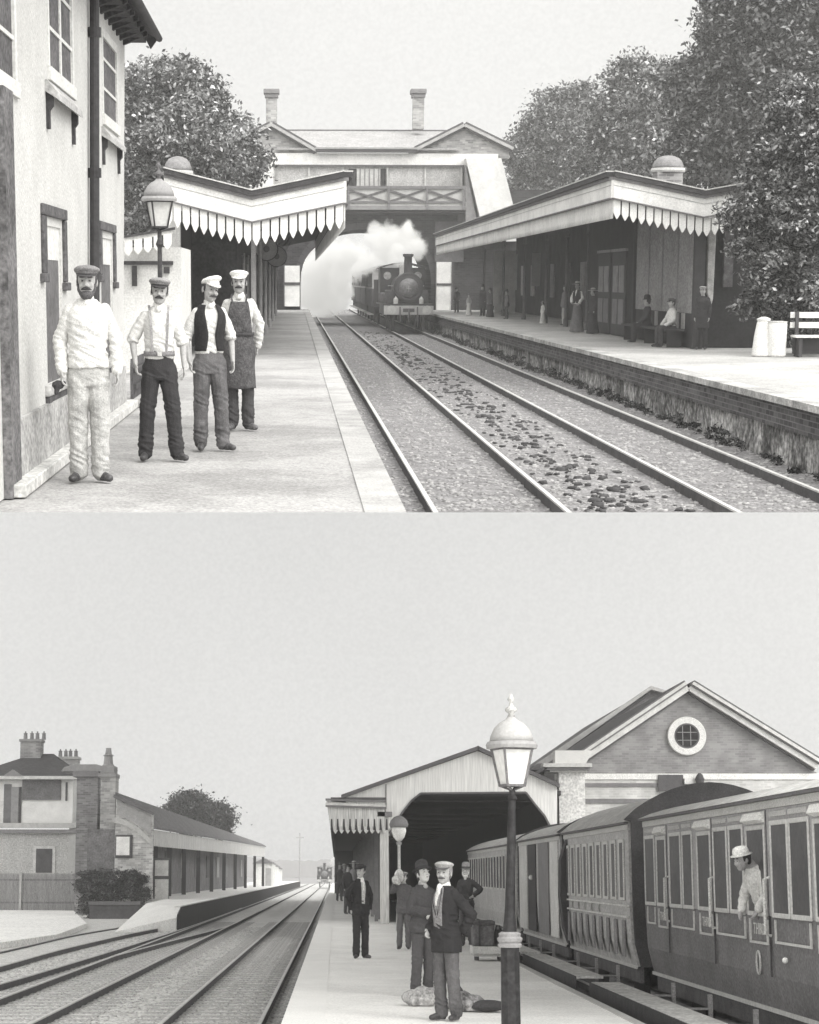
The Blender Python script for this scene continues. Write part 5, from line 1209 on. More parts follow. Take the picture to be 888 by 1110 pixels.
# ================================================================ lamps
p = L.z(553, 1135, 0); YL = 17.6
x_ = L.y(553, 1040, YL).x
def big_lamp():
    t = thing(L, 'platform_lamp', 'tall ornate lamp with domed glazed lantern in front of the standing train', 'lamp', (x_, YL, 0))
    s = F/YL*1.0
    z = lambda py: L.y(553, py, YL).z
    part('base_post', MB().lathe([(.11, -.0), (.105, .1), (.095, .14), (.090, z(1027))], (x_, YL, 0), 8, rot=PI/8), gray(.022, .25, 5, .2, 20, .6, .3), t)
    m = MB().lathe([(.105, z(1027)), (.115, z(1024)), (.10, z(1022)), (.115, z(1020)), (.12, z(1017)), (.10, z(1015)), (.105, z(1012)), (.08, z(1010))], (x_, YL, 0), 20)
    part('collar', m, gray(.26, .2, 6, .1, 40, .6, .1), t, smooth=False)
    pm = MB().lathe([(.066, z(1010)), (.052, z(990)), (.046, z(960)), (.041, z(900)), (.036, z(890)), (.033, z(868)), (.05, z(866)), (.03, z(862)), (.03, z(857))], (0, 0, 0), 16)
    pm.v = [(a+x_+.045*max(0, (c-z(1010))/(z(857)-z(1010))), b+YL, c) for a, b, c in pm.v]; part('post', pm, gray(.02, .25, 5, .1, 20, .5, .3), t)
    sc1 = (z(803)-z(857))/.5
    lantern(t, x_+.045, YL, z(857), sc1*.84, .22, .80, .74, .16)
big_lamp()
p = L.z(433, 1014, 0); p = L.y(433, 990, 54)
def small_lamp():
    x, Y = p.x, 54; z = lambda py: L.y(433, py, Y).z
    t = thing(L, 'platform_lamp', 'small lamp with round hooded lantern on thin pale post before the shed pillar', 'lamp', (x, Y, 0))
    part('post', MB().lathe([(.10, 0), (.09, .5), (.05, .6), (.04, z(912))], (x, Y, 0), 12), gray(.5), t)
    part('globe', MB().lathe([(.06, 0), (.16, .12), (.21, .28), (.2, .42), (.12, .5)], (x, Y, z(912)), 20), gray(.75), t, smooth=True)
    part('hood', MB().lathe([(.25, .40), (.28, .48), (.24, .6), (.14, .7), (.03, .74)], (x, Y, z(912)), 20), gray(.22), t, smooth=True)
    part('collar', MB().lathe([(.08, -.1), (.08, -.02)], (x, Y, z(912)), 12), gray(.3), t)
small_lamp()
# luggage on the platform
q = L.z(528, 1043, 0)
def Lbox(px0, px1, py0, py1, Y0, dep): m = MB(); return rl(m, px0, px1, py0, py1, Y0, Y0+dep)
Yk = L.z(528, 1042, 0).y
tk = thing(L, 'luggage_trolley', 'low pale platform trolley under the dark trunk behind the bearded man', 'trolley', (L.y(528, 1020, Yk).x, Yk, 0))
part('deck', Lbox(513, 548, 1026, 1034, Yk, .9), gray(.6, .2, 3), tk); part('side_board', Lbox(514, 547, 1034.2, 1037, Yk+.05, .8), gray(.45), tk)
for px in (518, 543):
    a = L.y(px, 1036, Yk); part('wheel', MB().lathe([(a.z-.002, -.04), (a.z-.002, .04)], (a.x, Yk+.3, a.z), 18, axis='x'), gray(.1), tk)
tr_ = thing(L, 'trunk', 'dark wicker trunk with rounded corners riding on the pale trolley', 'trunk', (L.y(528, 1020, Yk).x, Yk, L.y(0, 1026, Yk).z))
part('body', Lbox(513, 536, 1003, 1025.7, Yk+.1, .6), gray(.13, .4, 12, .6, 20), tr_, bevel=.03)
part('lid', Lbox(512, 537, 998, 1002.8, Yk+.08, .64), gray(.10, .3, 12, .5, 20), tr_, bevel=.03)
part('strap', Lbox(519, 521, 997.5, 1025.7, Yk+.06, .012), gray(.05), tr_)
bg2 = thing(L, 'travelling_bag', 'dark leather bag standing at the end of the trolley beside the lamp post', 'bag', (L.y(541, 1020, Yk).x, Yk, L.y(0, 1026, Yk).z))
part('body', Lbox(537.5, 547, 1008, 1025.7, Yk+.2, .4), gray(.05, .3, 6), bg2, bevel=.05)
part('handle', MB().tube([(L.y(539.5, 1020, Yk).x, Yk+.4, L.y(0,1008,Yk).z-.01), (L.y(540.5, 1020, Yk).x, Yk+.4, L.y(0,1003,Yk).z), (L.y(544, 1020, Yk).x, Yk+.4, L.y(0,1003,Yk).z), (L.y(545, 1020, Yk).x, Yk+.4, L.y(0,1008,Yk).z-.01)], .015, 6), gray(.04), bg2)
def lump(name, label, cat, cx, cy, Y, rx, ry, mat, seed, ties=True):
    """a soft sack: noise-pressed ellipsoid lying on the platform"""
    p_ = L.z(cx, cy, 0); t = thing(L, name, label, cat, p_); mb = MB(); mb.ell((0, 0, ry*.8), (rx, rx*.7, ry), 36, 22)
    vs = []
    for v in mb.v:
        V_ = Vector(v); n_ = mnoise.fractal(V_*4+Vector((seed*7, 0, 0)), 1, 2, 4); V_ = V_+(V_-Vector((0, 0, ry*.8))).normalized()*n_*rx*.30
        V_.z = max(V_.z, .002+.01*abs(n_)); vs.append((V_.x+p_.x, V_.y+p_.y, V_.z))
    mb.v = vs; o = part('sack', mb, mat, t, smooth=True)
    return t, p_
t, p_ = lump('sack', 'pale lumpy sack lying at the feet of the man with folded arms', 'sack', 455, 1090, 20, .21, .13, gray(.36, .7, 9, .5, 30), 2)
part('tied_neck', MB().tube([(p_.x+.13, p_.y, .15), (p_.x+.2, p_.y, .2), (p_.x+.26, p_.y, .2)], [.08, .03, .06], 8), gray(.3), t)
t, p_ = lump('bundle', 'mottled dark and pale bundle of cloth on the ground beside the capped man', 'bundle', 506, 1096, 20, .24, .13, gray(.24, .9, 7, .6, 20, grain=.5), 5)
part('cloth_end', MB().ell((p_.x+.25, p_.y-.1, .07), (.24, .12, .07), 16, 8), gray(.05), t, smooth=True)
part('cloth_peak', MB().lathe([(.12, 0), (.06, .10), (.01, .17)], (p_.x-.1, p_.y+.1, .15), 8), gray(.06), t)
# ================================================================ people
def rmesh(mb, voxel, smooth=2, disp=0, freq=9, seed=0, name='m', folds=()):
    me = mb.mesh(name, (0, 0, 0)); o = bpy.data.objects.new('tmp', me); COL.objects.link(o)
    rm = o.modifiers.new('r', 'REMESH'); rm.mode = 'VOXEL'; rm.voxel_size = voxel
    if smooth: s = o.modifiers.new('s', 'SMOOTH'); s.factor = .5; s.iterations = smooth
    dg = bpy.context.evaluated_depsgraph_get(); me2 = bpy.data.meshes.new_from_object(o.evaluated_get(dg))
    bpy.data.objects.remove(o); bpy.data.meshes.remove(me); me2.name = name
    if disp and len(me2.vertices):
        n = len(me2.vertices); co = np.empty(n*3); me2.vertices.foreach_get('co', co); co = co.reshape(-1, 3)
        no = np.empty(n*3); me2.vertices.foreach_get('normal', no); no = no.reshape(-1, 3)
        sd = seed*13.7
        d = np.array([(1-2*abs(mnoise.noise(Vector((c[0]*freq+sd, c[1]*freq, c[2]*freq*1.5+c[0]*freq*.8)))))*.6+mnoise.noise(Vector((c[0]*freq*2.2, c[1]*freq*2.2+sd, c[2]*freq*2.6)))*.5 for c in co])
        for z0_, sg, am in folds:      # creases bunched where cloth gathers
            g_ = np.exp(-((co[:, 2]-z0_)/sg)**2)*am
            cr = np.array([1-2.2*abs(mnoise.noise(Vector((c[0]*5+sd, c[1]*5, c[2]*22+c[0]*9)))) if q_ > .08 else 0 for c, q_ in zip(co, g_)])
            co += no*(cr*g_*.012)[:, None]
        co += no*(d*disp)[:, None]; me2.vertices.foreach_set('co', co.ravel()); me2.update()
    me2.shade_smooth(); return me2
def chain(mb, pts, rad, n=12):
    P = [Vector(p) for p in pts]
    for i in range(len(P)-1): mb.tube([P[i], P[i+1]], [rad[i], rad[i+1]], n)
    for p, r in zip(P, rad): mb.ell(p, r, n, 8)
    return mb
def rings(mb, R, n=24, p=2.3):
    """closed loft through (z, rx, ry, cx, cy)"""
    vs = []
    for z, rx, ry, cx, cy in R:
        for k in range(n):
            t = 2*PI*k/n; c, s_ = math.cos(t), math.sin(t)
            vs.append((cx+rx*math.copysign(abs(c)**(2/p), c), cy+ry*math.copysign(abs(s_)**(2/p), s_), z))
    fs = [(i*n+k, i*n+(k+1) % n, (i+1)*n+(k+1) % n, (i+1)*n+k) for i in range(len(R)-1) for k in range(n)]
    fs.append(tuple(range(n-1, -1, -1))); fs.append(tuple(range((len(R)-1)*n, len(R)*n)))
    return mb.add(vs, fs)
def interp(R, z):
    for a, b in zip(R, R[1:]):
        if a[0] <= z <= b[0]:
            t = (z-a[0])/(b[0]-a[0]); return [a[i]+(b[i]-a[i])*t for i in range(5)]
    return list(R[0] if z < R[0][0] else R[-1])
TORSO = [(.80, .132, .105, 0, .01), (.90, .150, .112, 0, .012), (1.00, .142, .106, 0, .005), (1.08, .134, .102, 0, 0), (1.20, .148, .110, 0, -.004), (1.30, .160, .114, 0, -.004), (1.37, .152, .104, 0, .004), (1.415, .118, .085, 0, .01), (1.465, .066, .062, 0, .014)]
def shell(R, z0, z1, a0, a1, off, nz=14, na=24, p=2.3, edge=None, flare=0):
    """open garment panel around the torso; angles in degrees, -90 is the front; edge(t) trims a0/a1 by height"""
    mb = MB(); vs = []
    for i in range(nz+1):
        t = i/nz; z = z0+(z1-z0)*t; r = interp(R, z); e = edge(t) if edge else 0; f = flare*(1-t)
        for k in range(na+1):
            a = math.radians(a0+e+(a1-a0-2*e)*k/na); c, s_ = math.cos(a), math.sin(a)
            vs.append((r[3]+(r[1]+off+f)*math.copysign(abs(c)**(2/p), c), r[4]+(r[2]+off+f)*math.copysign(abs(s_)**(2/p), s_), z))
    w = na+1
    return mb.add(vs, [(i*w+k, i*w+k+1, (i+1)*w+k+1, (i+1)*w+k) for i in range(nz) for k in range(na)])
def solid(o, th=.008):
    s = o.modifiers.new('thickness', 'SOLIDIFY'); s.thickness = th; s.offset = 1; return o
def jitter(mb, amp, f=12, seed=1):
    mb.v = [tuple(Vector(v)+mnoise.noise_vector(Vector(v)*f+Vector((seed, 0, 0)))*amp) for v in mb.v]; return mb
SK = .40
def person(W, base, rz, H, label, s, lod=0, group=None):
    """lod 0 close up, 1 middle, 2 distant; faces -Y before rz"""
    vx = (.0075, .014, .028)[lod]; sd = abs(hash(label)) % 97 if False else sum(map(ord, label)) % 97
    t = thing(W, 'person', label, 'person', base, rz, group)
    k = H/1.75; wd_s = s.get('slim', .84); t.scale = (k*wd_s, k*.90, k); B = (0, 0, 0)
    fat = s.get('fat', 1.0)
    T = [(z, rx*fat, ry*fat, cx, cy) for z, rx, ry, cx, cy in TORSO]
    col = lambda q, d: gray(s.get(q, d), .16, 7, .35, 90 if lod == 0 else 40, .9, .18, stain=s.get(q+'_stain', 0))
    lean = s.get('lean', 0.0)
    skin = gray(s.get('skin', SK), .12, 14, .1, 60, .6, .12)
    # legs
    ft = s.get('feet', ((-.12, 0, -8), (.12, 0, 8)))    # figure's right (x<0), left (x>0): x, y, toe angle
    legs = []
    for i, (fx, fy, fa) in enumerate(ft):
        sx = -1 if i == 0 else 1; hip = Vector((sx*.088, 0.01, .90)); ank = Vector((fx, fy+.01, .085))
        kn = hip.lerp(ank, .5)+Vector((sx*.008, -s.get('kneebend', .025), 0)); legs.append((hip, kn, ank, fa))
    if s.get('sit'):
        legs = []
        for sx in (-1, 1): legs.append((Vector((sx*.09, 0, .50)), Vector((sx*.11, -.42, .50)), Vector((sx*.12, -.42, .085)), sx*6))
        dz = -.42
        T = [(z+dz, rx, ry, cx, cy) for z, rx, ry, cx, cy in T]
    else: dz = 0
    arms = s.get('arms', (((-.245, .02, 1.15), (-.245, -.05, .90)), ((.245, .02, 1.15), (.245, -.05, .90))))
    bm_ = MB(); rings(bm_, T)
    hx, hy, hz = s.get('head', (0, 0, 0)); hz += dz                 # head offset
    hyaw = math.radians(s.get('yaw', 0)); hp = math.radians(s.get('nod', 0)); hr = math.radians(s.get('roll', 0))
    HR = Matrix.Rotation(hyaw, 3, 'Z') @ Matrix.Rotation(hp, 3, 'X') @ Matrix.Rotation(hr, 3, 'Y')
    hc = Vector((hx, hy-.018, 1.602+hz))
    def hd(p): return hc+HR @ Vector((p[0]*1.22, p[1]*1.13, p[2]*1.06))
    bm_.tube([(0, .01, 1.43+dz), (hx*.5, .008, 1.50+dz), tuple(hd((0, .015, -.05)))], [.068, .056, .055], 14)
    bm_.ell(hd((0, .012, .028)), hs_((.074, .093, .092)), 20, 14, HR); bm_.ell(hd((0, -.022, -.035)), hs_((.060, .068, .078)), 18, 12, HR)
    bm_.ell(hd((0, -.055, -.082)), hs_((.030, .028, .026)), 12, 8, HR)
    if lod < 2:
        bm_.tube([hd((0, -.082, .022)), hd((0, -.104, -.018)), hd((0, -.104, -.028))], [.011, .017, .016], 8)
        for sx in (-1, 1):
            bm_.ell(hd((sx*.013, -.092, -.027)), hs_(.0105), 8, 6)
            bm_.ell(hd((sx*.076, .012, -.005)), hs_((.010, .020, .031)), 10, 8, HR)
            bm_.ell(hd((sx*.030, -.072, .034)), hs_((.026, .013, .008)), 10, 6, HR)
            bm_.ell(hd((sx*.036, -.072, -.022)), hs_((.020, .016, .017)), 10, 6, HR)
        bm_.ell(hd((0, -.084, -.052)), hs_((.022, .010, .0065)), 10, 6, HR)
    sh = []; slv = MB(); hands = MB()
    for i, (el, wr) in enumerate(arms):
        sx = -1 if i == 0 else 1
        S = Vector((sx*.152*fat, .012, 1.372+dz)); E = Vector(el)+Vector((0, 0, dz)); Wp = Vector(wr)+Vector((0, 0, dz))
        chain(bm_, [S, E, Wp], [.047, .038, .027]); chain(bm_, [S.lerp(E, .15), S.lerp(E, .5)], [.054, .046]); chain(bm_, [E.lerp(Wp, .1), E.lerp(Wp, .4), Wp], [.040, .039, .027])
        # hand: palm, four unequal curled fingers, thumb from the side
        d = (Wp-E).normalized(); 
        if s.get('handdir'): d = Vector(s['handdir'][i]).normalized() if s['handdir'][i] else d
        inward = Vector((-sx, -.15, 0)); pn = (inward-d*inward.dot(d)).normalized()        # palm faces the thigh
        if s.get('palm') and s['palm'][i]: q_ = Vector(s['palm'][i]); pn = (q_-d*q_.dot(d)).normalized()
        wd = d.cross(pn).normalized()
        if wd.y > 0: wd = -wd                                                            # thumb side to the front
        a = Wp+d*.02; hm = MB()
        if lod == 0:
            hm.tube([Wp-d*.01, Wp+d*.03, Wp+d*.085], [.026, .031, .034], 12, sq=1.0)
            M = []
            for v in hm.v:                                                               # flatten the palm
                q_ = Vector(v)-Wp; q_ -= pn*q_.dot(pn)*.50; M.append(tuple(Wp+q_))
            hm.v = M
            for j, (o_, ln, cu) in enumerate(((.028, .068, .25), (.010, .076, .32), (-.009, .071, .40), (-.026, .056, .5))):
                r0 = Wp+d*.078+wd*o_; p1 = r0+(d*math.cos(cu)+pn*math.sin(cu))*ln*.45
                p2 = p1+(d*math.cos(cu*2.4)+pn*math.sin(cu*2.4))*ln*.33; p3 = p2+(d*math.cos(cu*3.6)+pn*math.sin(cu*3.6))*ln*.24
                chain(hm, [r0, p1, p2, p3], [.0100, .0095, .0088, .0075], 8)
            r0 = Wp+d*.025+wd*.024; p1 = r0+(d*.6+wd*.75+pn*.2).normalized()*.038; p2 = p1+(d*.95+wd*.15+pn*.3).normalized()*.032
            chain(hm, [r0, p1, p2], [.0135, .0115, .0092], 8)
        else:
            hm.ell(Wp+d*.055, (.030, .030, .058), 10, 7, d.to_track_quat('Z', 'Y').to_matrix())
            if lod == 1:
                for o_ in (.024, .008, -.008, -.022): chain(hm, [Wp+d*.08+wd*o_, Wp+d*.12+wd*o_+pn*.012, Wp+d*.145+wd*o_+pn*.03], [.010, .009, .008], 6)
                chain(hm, [Wp+d*.03+wd*.02, Wp+d*.065+wd*.045], [.013, .010], 6)
        bm_.add(hm.v, hm.f)
        sh.append((S, E, Wp, d, pn, wd))
    for hip, kn, ank, fa in legs:
        chain(bm_, [hip, kn, ank], [.082, .054, .038]); chain(bm_, [kn.lerp(ank, .12), kn.lerp(ank, .35), ank], [.052, .054, .037])
    body = part('body', rmesh(bm_, .0062 if lod == 0 else vx, 1 if lod else 2, name='body'), skin, t, B)
    # ---------------------------------------------------------------- trousers or skirt
    tc_ = col('trousers', .08)
    if s.get('skirt'):
        m = MB(); sr = [(.02, .30, .27, 0, .02), (.3, .25, .22, 0, .02), (.7, .19, .16, 0, .012), (.95, .165, .13, 0, .01), (1.06, .135, .105, 0, 0)]
        if s.get('sit'): sr = [(.03, .26, .25, 0, -.30), (.30, .24, .27, 0, -.26), (.5, .22, .30, 0, -.14), (.60, .18, .18, 0, 0)]
        rings(m, sr); part('skirt', rmesh(m, vx*1.3, 2, .012, 7, sd, 'skirt'), gray(s['skirt'], .2, 6, .3, 40), t, B)
    else:
        m = MB(); off = .018; tw = s.get('legw', 1.0)
        rings(m, [(T[0][0]-.02, .155*fat, .115, 0, .012), (T[1][0], T[1][1]+off, T[1][2]+off, 0, .012), (T[2][0], T[2][1]+off*.8, T[2][2]+off*.8, 0, .005), (T[2][0]+.05, T[3][1]+off, T[3][2]+off, 0, 0)])
        for hip, kn, ank, fa in legs:
            chain(m, [hip+Vector((0, 0, -.03)), kn, ank+Vector((0, .005, .0))], [.103*tw, .080*tw, .070*tw])
            m.lathe([(.068*tw, 0), (.070*tw, .12)], (ank.x, ank.y+.005, .045), 14)
        part('trousers', rmesh(m, vx, 2, .009 if lod < 2 else 0, 6.5, sd, 'trousers', () if lod == 2 else ((.16, .12, 1.3), (.50, .11, .9), (.82, .08, .7))), tc_, t, B)
    # ---------------------------------------------------------------- shirt / jacket
    top = s.get('top', 'shirt'); jacket = top in ('jacket', 'smock')
    m = MB(); off = .015 if top == 'shirt' else .028
    z0 = (.98 if top == 'shirt' else s.get('hem', .76))+dz
    zs = [z for z in (z0, .86+dz, .92+dz, 1.0+dz, 1.08+dz, 1.2+dz, 1.31+dz, 1.38+dz, 1.43+dz, 1.468+dz) if z >= z0]
    R = []
    for z in zs:
        r = interp(T, z); o_ = off*(1 if z < 1.40+dz else .7) + (.034 if jacket and z < .93+dz else .014 if jacket and z < 1.05+dz else 0)
        if z < .82+dz: r = interp(T, .85+dz)
        R.append((z, r[1]+o_, r[2]+o_, r[3], r[4]))
    rings(m, R)
    slr = (.057, .056, .048) if top == 'shirt' else (.064, .060, .050)
    for S, E, Wp, d, pn, wd in sh:
        if s.get('sleeves') == 'rolled':
            e2 = E.lerp(Wp, .06); chain(m, [S, S.lerp(E, .5), E], [slr[0]+.002, slr[1]+.006, slr[1]+.0]); m.tube([E.lerp(S, .08), e2+(Wp-E).normalized()*.02], [slr[1]+.006, slr[1]+.004], 14)
        else:
            chain(m, [S, E, Wp-(Wp-E).normalized()*.01], slr)
    garment = part(top, rmesh(m, vx, 2, (.008 if top == 'shirt' else .008) if lod < 2 else .0, 7, sd+3, top, () if lod == 2 else ((1.13+dz, .09, 1.2), (1.02+dz, .05, .8), (.93+dz, .05, .8), (1.3+dz, .08, .5))), col('topcol', .75), t, B)
    # collar / neckerchief
    if s.get('collar') is not None:
        m = MB(); m.lathe([(.078, 1.452+dz), (.066, 1.475+dz), (.060, 1.505+dz)], (0, .004, 0), 18, sx=1, sy=1.05)
        if s.get('scarf'): m.ell((0, -.10, 1.42+dz), (.045, .035, .075), 12, 8); m.ell((.02, -.125, 1.37+dz), (.028, .02, .06), 10, 7)
        else: m.ell((0, -.085, 1.445+dz), (.04, .03, .03), 10, 6)
        part('collar', rmesh(m, max(vx, .009), 1, .004 if lod < 1 else 0, 14, 2, 'collar'), gray(s['collar'], .1, 8), t, B)
    if s.get('vfront') is not None:                      # shirt or waistcoat seen between open jacket fronts
        w_ = s.get('vwide', 34)
        m = shell(T, s.get('vlow', 1.0)+dz, 1.45+dz, -90-w_*.5, -90+w_*.5, off+.010, 12, 8, edge=lambda q: -w_*.12*q)
        solid(part('waistcoat', jitter(m, .002), gray(s['vfront'], .2, 8), t, B, smooth=True), .006)
        m = shell(T, 1.25+dz, 1.462+dz, -90-w_*.26, -90+w_*.26, off+.014, 8, 6, edge=lambda q: w_*.22*(1-q))
        solid(part('shirt_front', m, gray(s.get('vshirt', .75)), t, B, smooth=True), .006)
    if s.get('lapels') is not None and lod < 2:
        for sx in (-1, 1):
            m = MB(); r = lambda z: -interp(T, z)[2]-off-.018
            P = [Vector((sx*.035, r(1.44)+.02, 1.452+dz)), Vector((sx*.085, r(1.40), 1.39+dz)), Vector((sx*.075, r(1.3), 1.30+dz)), Vector((sx*.02, r(1.15), 1.14+dz)), Vector((sx*.015, r(1.2), 1.20+dz))]
            m.add(P+[p+Vector((0, -.008, 0)) for p in P], [(0, 1, 2, 3, 4), (9, 8, 7, 6, 5)]+[(i, i+5, (i+1) % 5+5, (i+1) % 5) for i in range(5)])
            part('lapel', m, gray(s['lapels'], .2, 8), t, B)
    if s.get('vest') is not None:                        # open waistcoat: two fronts and the back
        vw = s.get('vestgap', 26)
        m = shell(T, 1.0+dz, 1.455+dz, -90+vw, 270-vw, off+.016, 16, 40, edge=lambda q: (-10+26*abs(q-.35)))
        # cut arm holes by narrowing is avoided: sleeves rise through the shoulder
        solid(part('waistcoat', jitter(m, .004, 9), gray(s['vest'], .2, 9, .3, 60), t, B, smooth=True), .007)
    if s.get('braces') is not None:
        for sx in (-1, 1):
            pts = []
            for q in range(9):
                z = 1.02+.43*q/8; r = interp(T, z+dz); x = sx*(.075+.030*q/8)
                y = r[4]-(r[2]+.026+.004)*math.sqrt(max(.05, 1-(abs(x)/(r[1]+.03))**2.3)); pts.append((x, y, z+dz))
            pts.append((sx*.11, .02, 1.475+dz)); m = MB()
            for a_, b_ in zip(pts, pts[1:]): m.bar(a_, b_, .028, .008)
            part('braces', m, gray(s['braces']), t, B)
    if s.get('belt') is not None:
        part('belt', solid(part('belt', shell(T, 1.0+dz, 1.045+dz, -90, 270, .030, 2, 40), gray(s['belt']), t, B, smooth=True), .008).data, None, None) if False else solid(part('belt', shell(T, 1.0+dz, 1.045+dz, -90, 270, .030, 2, 40), gray(s['belt']), t, B, smooth=True), .008)
        part('buckle', MB().box(-.025, .025, -.155*fat-.004, -.145*fat-.003, 1.003+dz, 1.042+dz), gray(.5), t, B)
    if s.get('apron') is not None:
        AR = [(.42, .20, .175, 0, .0), (.7, .19, .165, 0, .0), (.9, .19, .145, 0, .0), (1.04, .165, .128, 0, 0), (1.2, .178, .135, 0, -.004), (1.42, .16, .12, 0, .0)]
        am = gray(s['apron'], .35, 10, .5, 50, .9, .35, stain=.2)
        m = shell(AR, .46, 1.06, -90-100, -90+100, .012, 20, 40); solid(part('apron', jitter(m, .014, 6, 3), am, t, B, smooth=True), .006)
        m = shell(AR, 1.05, 1.40, -90-62, -90+62, .014, 14, 24, edge=lambda q: 26*q); solid(part('apron_bib', jitter(m, .006, 8, 3), am, t, B, smooth=True), .006)
        part('apron_band', solid(part('waistband', shell(AR, 1.03, 1.065, -90-100, -90+100, .024, 2, 30), gray(.05), t, B), .006).data, None, None) if False else solid(part('waistband', shell(AR, 1.03, 1.065, -90-100, -90+100, .026, 2, 30), gray(.05), t, B, smooth=True), .006)
        for sx in (-1, 1):
            m = MB(); m.bar((sx*.085, -.135, 1.39), (sx*.10, -.105, 1.445), .024, .008).bar((sx*.10, -.105, 1.445), (sx*.09, .03, 1.478), .024, .008); part('apron_strap', m, am, t, B)
    # ---------------------------------------------------------------- boots
    for hip, kn, ank, fa in legs:
        m = MB(); A_ = Matrix.Rotation(math.radians(fa), 3, 'Z'); c = Vector((ank.x, ank.y, 0))
        f_ = lambda p: c+A_ @ Vector(p)
        m.ell(f_((0, .025, .05)), (.040, .050, .052), 14, 9, A_); m.ell(f_((0, -.06, .042)), (.042, .095, .040), 16, 9, A_); m.ell(f_((0, -.135, .034)), (.043, .052, .033), 14, 8, A_)
        m.tube([f_((0, .02, .04)), f_((0, .015, .16))], [.044, .048], 12)
        m.v = [(a, b_, max(z, .004)) for a, b_, z in m.v]
        part('boot', rmesh(m, max(vx, .009), 1, name='boot'), gray(s.get('boots', .035), .3, 8, .1, 40, .45, .3, spec=.5), t, B)
    # ---------------------------------------------------------------- head: hair, face, hat
    hairm = gray(s.get('hair', .05), .4, 30, .5, 120)
    m = MB(); m.ell(hd((0, .030, .034)), hs_((.081, .086, .092)), 20, 14, HR); m.ell(hd((0, .055, -.02)), hs_((.066, .052, .055)), 14, 10, HR)
    for sx in (-1, 1): m.ell(hd((sx*.070, -.005, .02)), hs_((.010, .022, .04)), 8, 6, HR)
    part('hair', rmesh(m, max(vx, .008), 1, .003, 30, 1, 'hair'), hairm, t, B)
    if lod < 2:
        dk = gray(.03)
        for sx in (-1, 1):
            e_ = part('eye', MB().ell(hd((sx*.030, -.0775, .012)), hs_((.013, .010, .0075)), 12, 8, HR), gray(.35), t, B, smooth=True)
            part('iris', MB().ell(hd((sx*.030, -.0855, .011)), hs_((.0065, .004, .0065)), 10, 6, HR), dk, e_, B, smooth=True)
            part('eyebrow', MB().ell(hd((sx*.031, -.084, .038)), hs_((.022, .007, .0055)), 10, 6, HR), hairm, t, B, smooth=True)
        part('mouth', MB().ell(hd((0, -.090, -.055)), hs_((.022, .008, .004)), 10, 6, HR), gray(.12), t, B, smooth=True)
        if s.get('moustache') is not None:
            m = MB()
            for sx in (-1, 1): m.tube([hd((sx*.002, -.098, -.042)), hd((sx*.022, -.097, -.046)), hd((sx*.042, -.082, -.055))], [.010, .0105, .004], 8)
            part('moustache', rmesh(m, .005, 1, .002, 60, 1, 'moustache'), gray(s['moustache'], .4, 30, .4, 120), t, B)
        if s.get('beard') is not None:
            m = MB(); m.ell(hd((0, -.048, -.092)), hs_((.050, .052, .040)), 14, 10, HR)
            for sx in (-1, 1): m.tube([hd((sx*.066, -.015, -.01)), hd((sx*.060, -.030, -.05)), hd((sx*.040, -.05, -.088))], [.014, .018, .022], 8)
            if s.get('longbeard'): m.tube([hd((0, -.06, -.09)), hd((0, -.075, -.16))], [.045, .012], 10)
            part('beard', rmesh(m, .007, 1, .004, 40, 1, 'beard'), gray(s['beard'], .4, 30, .5, 120), t, B)
    hat = s.get('hat'); hm_ = gray(s.get('hatcol', .3), .2, 14, .4, 90)
    if hat == 'cap':
        tl = HR @ Matrix.Rotation(math.radians(s.get('hattilt', -6)), 3, 'X') @ Matrix.Rotation(math.radians(s.get('hatroll', 0)), 3, 'Y')
        m = MB(); m.ell(hd((0, .008, .092)), hs_((.100, .114, .033)), 22, 10, tl); m.ell(hd((0, .012, .072)), hs_((.083, .099, .038)), 20, 10, HR)
        cp = part('cap', rmesh(m, max(vx, .008), 1, .004, 16, sd, 'cap'), hm_, t, B)
        if s.get('hatband') is not None:
            m = MB(); m.ell(hd((0, .010, .066)), hs_((.0865, .103, .015)), 24, 8, HR); part('cap_band', m, gray(s['hatband']), cp, B, smooth=True)
        m = MB(); n_ = 12; v_ = []
        for i in range(n_+1):
            a = PI*(-.12+1.24*i/n_); v_.append(hd((.078*math.cos(a), -.066*max(0, math.sin(a))-.062+.012*math.cos(2*a), .056-.018*max(0, math.sin(a)))))
        for i in range(n_+1):
            a = PI*(-.12+1.24*i/n_); v_.append(hd((.076*math.cos(a), -.03, .062)))
        m.add(v_+[p+HR@Vector((0, 0, .008)) for p in v_], [(i, i+1, n_+2+i, n_+1+i) for i in range(n_)]+[(2*n_+2+i, 3*n_+3+i, 3*n_+4+i, 2*n_+3+i) for i in range(n_)]+[(i, 2*n_+2+i, 2*n_+3+i, i+1) for i in range(n_)])
        part('visor', m, gray(s.get('visor', s.get('hatcol', .3)*.6)), cp, B)
    elif hat in ('bowler', 'straw', 'top'):
        br_, hh = {'x': 0, 'bowler': (.125, .125), 'straw': (.19, .09), 'top': (.115, .15)}[hat]
        br_ = s.get('brim', br_)
        m = MB(); m.lathe([(.086, .055), (br_, .058), (br_+.004, .066), (.090, .070), (.088, .070+hh*.5), (.076, .07+hh*.82), (.045, .07+hh), (.01, .072+hh)], (0, 0, 0), 24, sx=1, sy=1.12)
        m.v = [tuple(hd((a*.95, b_+.008, z))) for a, b_, z in m.v]; cp = part('hat', m, hm_, t, B, smooth=True)
        m = MB(); m.lathe([(.0915, .071), (.0905, .098)], (0, 0, 0), 24, sx=1, sy=1.12); m.v = [tuple(hd((a*.95, b_+.008, z))) for a, b_, z in m.v]; part('hat_band', m, gray(s.get('hatband', .04)), cp, B)
    return t

